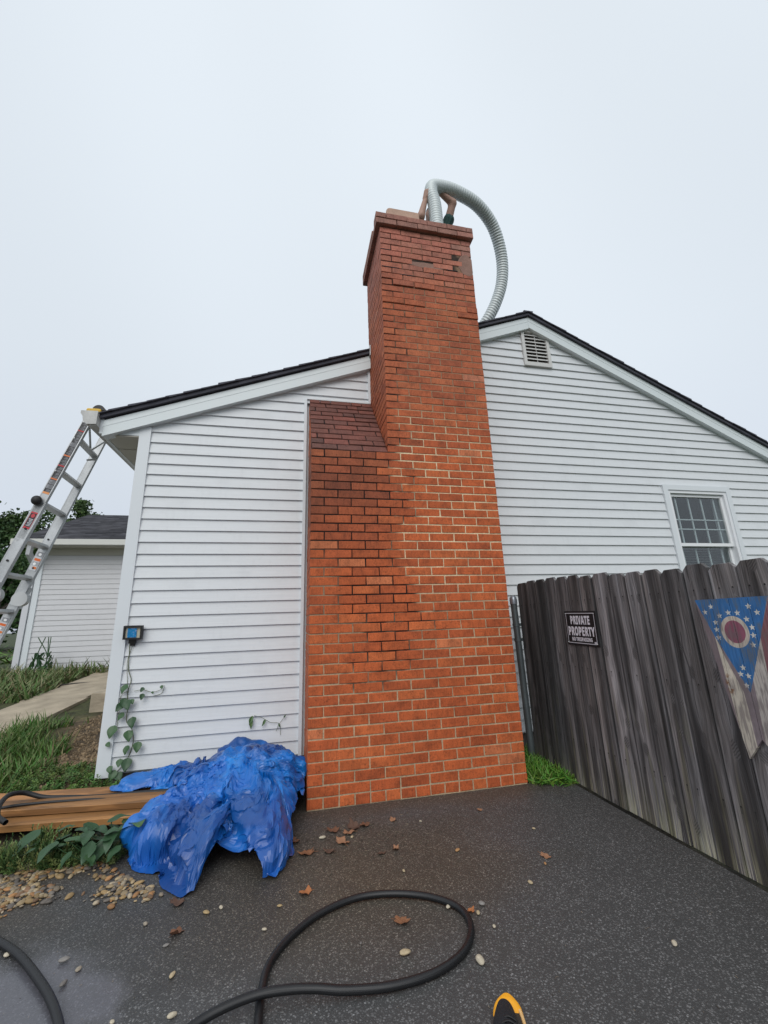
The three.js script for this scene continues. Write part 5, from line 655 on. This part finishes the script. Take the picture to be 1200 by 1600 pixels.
// ---------------------------------------------------------------- shoe at the bottom edge
{
  const s = thing('shoe', 'black shoe with an orange toe rim reaching in at the bottom edge', 'shoe', [.512, .004, 1.672]);
  const ring = (t) => { const w = .049 * Math.pow(Math.sin(Math.PI * clamp(.06 + t * .78, 0, 1)), .42) * (t < .55 ? 1 : lerp(1, .78, (t - .55) / .45)); return w; };
  const loft = (h0, h1, grow, n = 26, k = 20) => { const b = [], id = []; for (let i = 0; i <= n; i++) { const t = i / n, w = ring(t) + grow, z = -.085 + t * .285; const H = h1(t), bse = h0; for (let j = 0; j <= k; j++) { const a = j / k * Math.PI; const x = Math.cos(a) * w, y = bse + Math.pow(Math.sin(a), .75) * H; b.push(x, y, z); } } for (let i = 0; i < n; i++) for (let j = 0; j < k; j++) { const a = i * (k + 1) + j; id.push(a, a + 1, a + k + 1, a + 1, a + k + 2, a + k + 1); } const g = new THREE.BufferGeometry(); g.setAttribute('position', new THREE.Float32BufferAttribute(b, 3)); g.setAttribute('uv', new THREE.Float32BufferAttribute(b.flatMap((_, i) => i % 3 ? [] : [b[i] * 6, b[i + 2] * 6]), 2)); g.setIndex(id); g.computeVertexNormals(); return g; };
  const up = loft(.026, t => lerp(.028, .066, sstep(0, .5, t)) + .025 * sstep(.5, .9, t), -.003); up.translate(-.010, .003, .006); part('upper', up, mat({ color: rgb(.012, .013, .017), roughness: .85, bumpMap: T.rough, bumpScale: .003 }), s);
  const out = []; for (let i = 0; i <= 24; i++) { const t = i / 24; out.push([ring(t) + .004, -.092 + t * .292]); } const sh = new THREE.Shape([...out.map(p => new THREE.Vector2(p[0], -p[1])), ...out.reverse().map(p => new THREE.Vector2(-p[0], -p[1]))]); const sg = new THREE.ExtrudeGeometry(sh, { depth: .024, bevelEnabled: true, bevelSize: .004, bevelThickness: .004, bevelSegments: 2 }); sg.rotateX(-Math.PI / 2); sg.translate(0, .004, 0); part('sole', sg, mat({ color: rgb(.03, .028, .026), roughness: .7 }), s);
  const tp = loft(.02, t => .034 * (1 - sstep(.25, .6, t)) + .006, .003, 14, 20); const tpp = tp.attributes.position; for (let i = 0; i < tpp.count; i++) tpp.setZ(i, -.085 + (tpp.getZ(i) + .085) * .25 - .006); part('toe_rim', tp, mat({ color: rgb(.90, .40, .02), roughness: .5 }), s);
  part('midsole_stripe', tube(out.slice(0).filter(p => p[1] < .06).sort((a, b) => a[1] - b[1]).map(p => [p[0] + .003, .034, p[1] + .006]), .006, 30, 8), mat({ color: rgb(.78, .50, .22), roughness: .5 }), s);
  part('laces', merge([0, 1, 2, 3].map(i => tube([[-.022, .088 + i * .006, .05 + i * .024], [0, .096 + i * .006, .05 + i * .024], [.022, .088 + i * .006, .05 + i * .024]], .003, 8, 6))), M.black, s); s.rotation.y = -.42; s.scale.setScalar(.86);
}
// ---------------------------------------------------------------- weeds and grass
function blades(name, label, n, place, colorAt, seed, geo, parent) {
  const r = rng(seed), q = new THREE.Quaternion(), Mx = new THREE.Matrix4(); const im = new THREE.InstancedMesh(geo, mat({ color: rgb(1, 1, 1), roughness: .6 }), n); im.name = numbered(name); let i = 0, guard = 0;
  while (i < n && guard++ < n * 40) { const p = place(r); if (!p) continue; const [x, y, z, h, w, lean] = p; q.setFromEuler(new THREE.Euler((r() - .5) * lean, r() * 6.283, (r() - .5) * lean)); Mx.compose(V(x, y, z), q, V(w, h, w)); im.setMatrixAt(i, Mx); im.setColorAt(i, rgb(...colorAt(r))); i++; }
  im.count = i; im.castShadow = im.receiveShadow = true; im.userData.kind = 'stuff'; scene.add(im); return tag(im, label, 'grass');
}
const bladeGeo = (() => { const m = new MB(), n = 4; for (let i = 0; i < n; i++) { const f = t => [.5 * (1 - t * t) * .06, t * (1 - .12 * t), .34 * t * t]; const a = f(i / n), b = f((i + 1) / n); m.quad([-a[0], a[1], a[2]], [a[0], a[1], a[2]], [b[0], b[1], b[2]], [-b[0], b[1], b[2]], [0, 0], [1, 0], [1, 1], [0, 1]); } return m.geo(); })();
const sprigGeo = (() => { const m = new MB(), r = rng(5); for (let i = 0; i < 9; i++) { const t = .2 + .8 * i / 9, a = i * 2.4, d = [Math.cos(a), Math.sin(a)], L = .32 * (1.15 - t * .7), w = .11 * (1.2 - t * .6), y = t; const o = [0, y, 0], e = [d[0] * L, y + .16, d[1] * L], s = [-d[1] * w, 0, d[0] * w], mid = [d[0] * L * .5, y + .13, d[1] * L * .5]; m.quad(o, [mid[0] + s[0], mid[1], mid[2] + s[2]], e, [mid[0] - s[0], mid[1], mid[2] - s[2]], [0, 0], [1, 0], [1, 1], [0, 1]); } m.bar([0, 0, 0], [0, 1, 0], .02, .02); return m.geo(); })();
const grassCol = r => { const t = r(); return t < .6 ? [.06 + .04 * r(), .13 + .07 * r(), .028] : t < .85 ? [.12, .19, .05] : [.24, .21, .10]; };
const yAt = (x, z) => Math.max(gh(x, z), -.03);
blades('grass', 'long green grass between the pale path and the lumber at the left', 4600, r => { const x = -2.92 + 1.4 * r(), z = -2.5 + 2.05 * r(); if (x > -1.93 + .22 * (z + .9) + .4 * (fbm(x * 4, z * 4, 3, 0, 0, 211) - .5)) return null; if (fbm(x * 2.6, z * 2.6, 3, 0, 0, 217) < .40 + .16 * r()) return null; return [x, yAt(x, z), z, .05 + .2 * r() * r() + .05 * r(), .16 + .1 * r(), .95]; }, grassCol, 71, bladeGeo);
blades('weeds', 'low weeds on the soil in front of the white corner', 650, r => { const x = -2.1 + .98 * r(), z = -1.0 + .62 * r(); if (z < -.66 && x > -1.5) return null; if (r() > fbm(x * 6 + 4, z * 6, 3, 0, 0, 213) * 1.5) return null; return [x, yAt(x, z), z, .03 + .05 * r(), .05 + .06 * r(), 1.3]; }, r => [.06 + .06 * r(), .12 + .08 * r(), .035], 73, sprigGeo);
blades('grass', 'overgrown grass beside the grey garage, beyond the pale path', 5200, r => { const x = -6.2 + 2.9 * r(), z = -6.3 + 2.5 * r(); if (x > -3.8 + .1 * (z + 6) && z > -5.9) return null; return [x, yAt(x, z), z, .12 + .28 * r() * r(), .3 + .2 * r(), .9]; }, r => { const t = r(); return t < .5 ? [.12, .17, .055] : t < .8 ? [.22, .2, .1] : [.07, .15, .03]; }, 75, bladeGeo);
blades('grass', 'bright green weeds between the chimney, post and fence', 2600, r => { const z = -.68 + .85 * r(), x = 1.585 + .30 * r(); if (x > 1.885) return null; const lim = .12 - .0 * x; if (z > lim - .5 * Math.max(0, 1.72 - x) * 0 - .3 * (1.89 - x)) return null; return [x, 0, z, .04 + .055 * r(), .16 + .14 * r(), 1.6]; }, r => { const t = r(); return [.07 + .07 * t, .17 + .12 * r(), .03]; }, 77, bladeGeo);
blades('weeds', 'feathery pale green weeds under the lumber boards', 3200, r => { const x = -2.3 + 1.35 * r(), z = .085 + .2 * r() + .10 * (x + 1.5); const cl = fbm(x * 5 + 9, z * 5, 3, 0, 0, 215), hgt = Math.exp(-(((x + 1.42) / .2) ** 2)) + .5 * Math.exp(-(((x + 1.75) / .2) ** 2)); if (r() > hgt + .15 || cl < .36 + .2 * r()) return null; return [x, Math.max(0, yAt(x, z)), z, .03 + .11 * r() * (.3 + .7 * Math.min(1, hgt)), .025 + .03 * r(), 1.1]; }, r => { const t = r(); return t < .55 ? [.16 + .08 * r(), .22 + .07 * r(), .085] : [.05, .11, .03]; }, 79, sprigGeo);
blades('grass', 'sparse mown lawn behind the garage by the road', 3000, r => [-30 + 24 * r(), .42, -27 + 18 * r(), .1 + .1 * r(), 1.2, .8], grassCol, 81, bladeGeo);
{ // clods and grit on the bare bank beside the house
  const r = rng(85), q = new THREE.Quaternion(), Mx = new THREE.Matrix4(), im = new THREE.InstancedMesh(stoneGeos[1], mat({ color: rgb(1, 1, 1), roughness: .97, map: T.mottle }), 3800); im.name = 'soil_clods'; im.userData.kind = 'stuff'; tag(im, 'crumbly brown soil on the bank beside the white corner', 'soil');
  for (let i = 0; i < 3800; i++) { const z = -3.3 + 2.95 * Math.pow(r(), .8), x = -2.35 + (z < -.7 ? .9 : 1.2) * r(), s = .005 + .018 * r() * r() * r(); q.setFromEuler(new THREE.Euler(r() * 3, r() * 6, r() * 3)); Mx.compose(V(x, gh(x, z) + s * .2, z), q, V(s, s, s)); im.setMatrixAt(i, Mx); const b = .5 + .9 * r(); im.setColorAt(i, rgb(.30 * b, .215 * b, .13 * b)); } im.castShadow = im.receiveShadow = true; scene.add(im);
}
{ // broad-leaved weed between boards and tarp
  const p = thing('broadleaf_weed', 'dark green broad-leaved weed squeezed between the lumber and the tarp', 'plant', [-.99, .03, .24]), r = rng(83);
  for (const [x, y, z, s, a, b, k] of [[0, .04, .0, .17, .5, .9, 1], [.06, .05, .02, .16, -.6, 1.1, 2], [-.12, .04, .02, .15, 1.2, .9, 0], [-.2, .03, .03, .14, 2.0, 1.0, 0], [-.05, .03, .09, .13, .2, 1.3, 1], [-.30, .03, .02, .14, 1.6, 1.0, 1], [.1, .07, -.03, .13, -.2, .5, 2], [-.09, .02, .16, .09, .4, 1.3, 2], [-.16, .06, -.04, .15, .9, .6, 0], [-.25, .05, -.02, .13, -1, .9, 0], [.03, .02, .12, .11, -.9, 1.2, 1], [-.14, .08, .06, .13, .1, .7, 1], [-.22, .07, .08, .12, .8, .9, 2], [-.02, .08, .07, .13, -.4, .8, 1], [-.28, .06, .09, .12, -.3, 1.0, 1], [-.10, .05, .12, .11, .6, 1.1, 0], [-.18, .03, .14, .10, -.7, 1.2, 1], [.08, .1, .04, .14, .3, .6, 3], [-.06, .1, -.01, .13, 1.4, .5, 1]]) { const m = part('leaf', heart, leafMats[Math.max(0, k - 1)], p); m.position.set(x, y + .03, z); m.scale.set(s * (.5 + .15 * r()), s * (.6 + .25 * r()), s * .6); m.rotation.set(b - 2.0 + (r() - .5) * .8, a * 1.6 + (r() - .5) * 1.5, (r() - .5) * 1.2, 'YXZ'); const st = part('stem', tube([[x * .5 - .03, 0, z * .4], [x * .8, y * .7, z * .8], [x, y + .03, z]], .003, 8, 5), leafMats[1], p); }
  for (let i = 0; i < 26; i++) { const m = part('leaf', heart, leafMats[i % 3 ? 0 : 1], p); m.position.set(-.42 + .5 * r(), .03 + .09 * r(), -.04 + .16 * r()); const q = .05 + .05 * r(); m.scale.set(q * .8, q * 1.2, q); m.rotation.set(-.7 - 1.0 * r(), r() * 6.28, (r() - .5) * .8, 'YXZ'); }
  const s = thing('seedling_weed', 'leafy green weed at the foot of the garage corner', 'plant', [-4.55, yAt(-4.55, -6.0), -6.0]); for (let i = 0; i < 40; i++) { const m = part('leaf', heart, leafMats[i % 3], s); m.position.set((r() - .5) * .4, .05 + .4 * r(), (r() - .5) * .3); m.scale.set(.05, .13, .1); m.rotation.set(-.6 + r(), r() * 6, (r() - .5) * 2); } for (let i = 0; i < 4; i++) part('stem', tube([[(r() - .5) * .1, -.02, 0], [(r() - .5) * .3, .35, (r() - .5) * .1], [(r() - .5) * .5, .7, (r() - .5) * .2]], .008, 8, 5), leafMats[1], s);
}
// ---------------------------------------------------------------- garage, plank, trees
{
  const g = thing('garage', 'smaller white sided garage with a dark shingle roof behind the ladder', 'garage'), Z = -6.4, x0 = -5.10, x1 = -1.75, y0 = .30, y1 = 2.84; const gv = mat({ color: rgb(.66, .66, .68), roughness: .55, map: T.siding });
  part('wall', B(x0 + .02, x1, y0 - .05, y1 + .02, Z - 4.8, Z - .014), gv, g); const gb = new MB(); gb.hexa([[x0 + .02, y1 + .021, Z - .03], [x0 + .18, y1 + .021, Z - .03], [x0 + .18, y1 + .021, Z - 4.79], [x0 + .02, y1 + .021, Z - 4.79], [x0 + .02, y1 + 1.05, Z - 2.39], [x0 + .18, y1 + 1.05, Z - 2.39], [x0 + .18, y1 + 1.05, Z - 2.41], [x0 + .02, y1 + 1.05, Z - 2.41]]); part('gable_wall', gb.geo(), gv, g);
  for (let i = 0; i < 26; i++) { const y = y0 + i * .0995; const b = new MB(); b.uvo = [i * .37, i * .61]; b.quad([x0 + .1, y, Z], [x1, y, Z], [x1, y + .103, Z - .011], [x0 + .1, y + .103, Z - .011], [0, y], [3.3, y], [3.3, y + .1], [0, y + .1]).quad([x0 + .1, y, Z - .012], [x1, y, Z - .012], [x1, y, Z], [x0 + .1, y, Z], [0, 0], [3, 0], [3, .01], [0, .01]); part('siding_board', b.geo(), gv, g); }
  part('corner_board', B(x0, x0 + .10, y0 - .02, y1, Z - .1, Z + .02), M.trim, g); part('foundation', B(x0 + .03, x1 - .01, -.2, y0 - .051, Z - 4.79, Z - .03), M.block, g);
  part('soffit', B(x0 - .25, x1, y1 - .03, y1 - .005, Z + .012, Z + .30), M.soffit, g); part('frieze_board', B(x0 + .11, x1, y1 - .17, y1 - .031, Z - .001, Z + .012), M.soffit, g);
  const rs = .44, ye = 2.93, ze = Z + .32, zr = Z - 2.4, rm = mat({ color: rgb(.07, .07, .085), map: T.shingle, roughness: .95 }), rf = new MB(); const yr = ye + (ze - zr) * rs; rf.hexa([[x0 - .28, ye - .05, ze], [x1, ye - .05, ze], [x1, yr - .05, zr], [x0 - .28, yr - .05, zr], [x0 - .28, ye, ze], [x1, ye, ze], [x1, yr, zr], [x0 - .28, yr, zr]]); rf.hexa([[x0 - .28, yr - .05, zr], [x1, yr - .05, zr], [x1, ye - .05, zr - 2.72], [x0 - .28, ye - .05, zr - 2.72], [x0 - .28, yr, zr], [x1, yr, zr], [x1, ye, zr - 2.72], [x0 - .28, ye, zr - 2.72]]); const roof = part('roof', rf.geo(), M.roof, g);
  const n = 21, tl = [[], [], [], []], r = rng(91); for (let i = 0; i < n; i++) { // shingles, course by course, staggered tabs
    const za = ze + .02 - i * (ze - zr) / n, zb = za - (ze - zr) / n - .03, ya = ye + (ze - za) * rs, yb = ye + (ze - zb) * rs; let x = x0 - .30 + r() * -.2; while (x < x1) { const w = .22 + .16 * r(), e = Math.min(x + w, x1), s = Math.max(x, x0 - .3); if (e > s + .02) { const t = .014 + .008 * r(); const b = new MB(); b.hexa([[s, ya + .002, za], [e - .003, ya + .002, za], [e - .003, yb + .001, zb], [s, yb + .001, zb], [s, ya + t, za], [e - .003, ya + t, za], [e - .003, yb + .004, zb], [s, yb + .004, zb]]); tl[Math.floor(r() * 4)].push(b.geo()); } x += w; } }
  const tc = [[.030, .030, .037], [.042, .042, .05], [.055, .055, .066], [.075, .074, .085]]; tl.forEach((a, i) => part('shingles', mergeGeometries(a), mat({ color: rgb(...tc[i]), roughness: .95, map: T.mottle, bumpMap: T.rough, bumpScale: .002 }), roof, { kind: 'stuff' }));
  part('gutter', B(x0 - .30, x1, ye - .115, ye - .005, ze + .008, ze + .12), mat({ color: rgb(.62, .62, .58), roughness: .5 }), g); const ds = mat({ color: rgb(.62, .63, .66), roughness: .5 });
  part('downspout', merge([B(x0 - .11, x0 - .01, .34, 2.5, Z - .03, Z + .05), new MB().bar([x0 - .06, 2.47, Z + .01], [x0 - .02, 2.66, ze + .0], .09, .07).geo(), new MB().bar([x0 - .02, 2.64, ze], [x0 + .02, 2.84, ze + .06], .09, .07).geo()]), ds, g);
  const pk = solo('wood_plank', B(-.95, .95, 0, .03, -.05, .05), mat({ color: rgb(.62, .46, .24), roughness: .8 }), 'long pale wooden plank lying at the foot of the garage wall', 'plank'); pk.position.set(-4.1, .34, -5.85); pk.rotation.set(0, -.12, -.03);
  const tb = solo('dark_timber', B(-.7, .7, 0, .09, -.06, .06), mat({ color: rgb(.07, .06, .05), roughness: .9, map: T.mottle }), 'dark old timber edging the path before the garage', 'timber'); tb.position.set(-3.35, .27, -5.1); tb.rotation.y = .5;
}
function tree(name, label, x, z, h, rad, low, n, leaf, cols, seed, y0 = .4) {
  const t = thing(name, label, 'tree', [x, y0, z]), r = rng(seed), tr = []; const bark = mat({ color: rgb(.10, .085, .07), roughness: .95 }); const cap = (a, b, ra, rb) => { const c = new THREE.CylinderGeometry(rb, ra, 1, 8); const A = V(...a), Bq = V(...b); c.scale(1, A.distanceTo(Bq), 1); c.applyQuaternion(new THREE.Quaternion().setFromUnitVectors(V(0, 1, 0), Bq.clone().sub(A).normalize())); const m = A.add(Bq).multiplyScalar(.5); c.translate(m.x, m.y, m.z); return c; };
  tr.push(cap([0, -.2, 0], [.1, h * .55, 0], h * .03, h * .018)); const blobs = []; for (let i = 0; i < 16; i++) { const a = r() * 6.28, q = Math.sqrt(r()), yy = low + (h - low) * (.12 + .8 * r()), k = Math.sqrt(Math.max(.08, 1 - ((yy - (low + h) / 2) / ((h - low) * .56)) ** 2)); const c = [Math.cos(a) * q * rad * k * .8, yy, Math.sin(a) * q * rad * k * .8]; blobs.push([...c, rad * (.26 + .2 * r())]); tr.push(cap([.05, Math.min(h * .5, yy * .6), 0], c, h * .012, h * .003)); }
  part('trunk', merge(tr), bark, t); const lg = new MB(); lg.quad([-.5, 0, 0], [0, .35, .08], [.5, 0, 0], [0, -.35, .08], [0, 0], [1, 0], [1, 1], [0, 1]); lg.quad([-.3, .2, .3], [.1, .5, .4], [.4, .3, .2], [.0, 0, .1], [0, 0], [1, 0], [1, 1], [0, 1]);
  const im = new THREE.InstancedMesh(lg.geo(), mat({ color: rgb(1, 1, 1), roughness: .65 }), n), q = new THREE.Quaternion(), Mx = new THREE.Matrix4(); im.name = 'crown'; im.userData.kind = 'stuff';
  for (let i = 0; i < n; i++) { const b = blobs[Math.floor(r() * blobs.length)]; const v = V(r() - .5, r() - .5, r() - .5).normalize().multiplyScalar(b[3] * (.55 + .55 * Math.pow(r(), .7)) * (1 + .35 * (r() < .1))); q.setFromEuler(new THREE.Euler(r() * 6, r() * 6, r() * 6)); const s = leaf * (.6 + .7 * r()); Mx.compose(V(b[0] + v.x, b[1] + v.y * .85, b[2] + v.z), q, V(s, s, s)); im.setMatrixAt(i, Mx); const c = cols[Math.floor(r() * cols.length)], k = .7 + .5 * r(); im.setColorAt(i, rgb(c[0] * k, c[1] * k, c[2] * k)); }
  im.castShadow = im.receiveShadow = true; t.add(im); return t;
}
{
  const gA = [[.035, .085, .025], [.05, .11, .03], [.075, .14, .04]], gB = [[.07, .13, .035], [.10, .16, .05], [.05, .10, .03]];
  tree('leafy_tree', 'dense dark green tree at the left edge behind the ladder', -15.2, -19, 6.9, 3.3, .3, 26000, .17, gA, 101);
  tree('leafy_tree', 'dark green bush below the tree at the left edge, beside the garage', -11.9, -17, 3.9, 1.6, .1, 9000, .15, gA, 102);
  tree('leafy_tree', 'light green treetop showing over the garage roof', -12.6, -21, 7.2, 2.3, 2, 11000, .17, gB, 103);
  tree('leafy_tree', 'thin treetop showing beside the ladder over the garage roof', -11.6, -22, 8.1, 1.0, 3, 2600, .16, gB, 104);
  // across the street behind the viewpoint: mirrored in the window panes
  tree('leafy_tree', 'tree across the street mirrored in the window pane', 11, 17, 8.5, 3.2, 1.5, 9000, .24, gA, 105, 0);
  tree('leafy_tree', 'wider tree across the street mirrored low in the window pane', 17.5, 19, 7.2, 3.8, 1, 9000, .26, gA, 106, 0);
}
renderer.render(scene, camera);
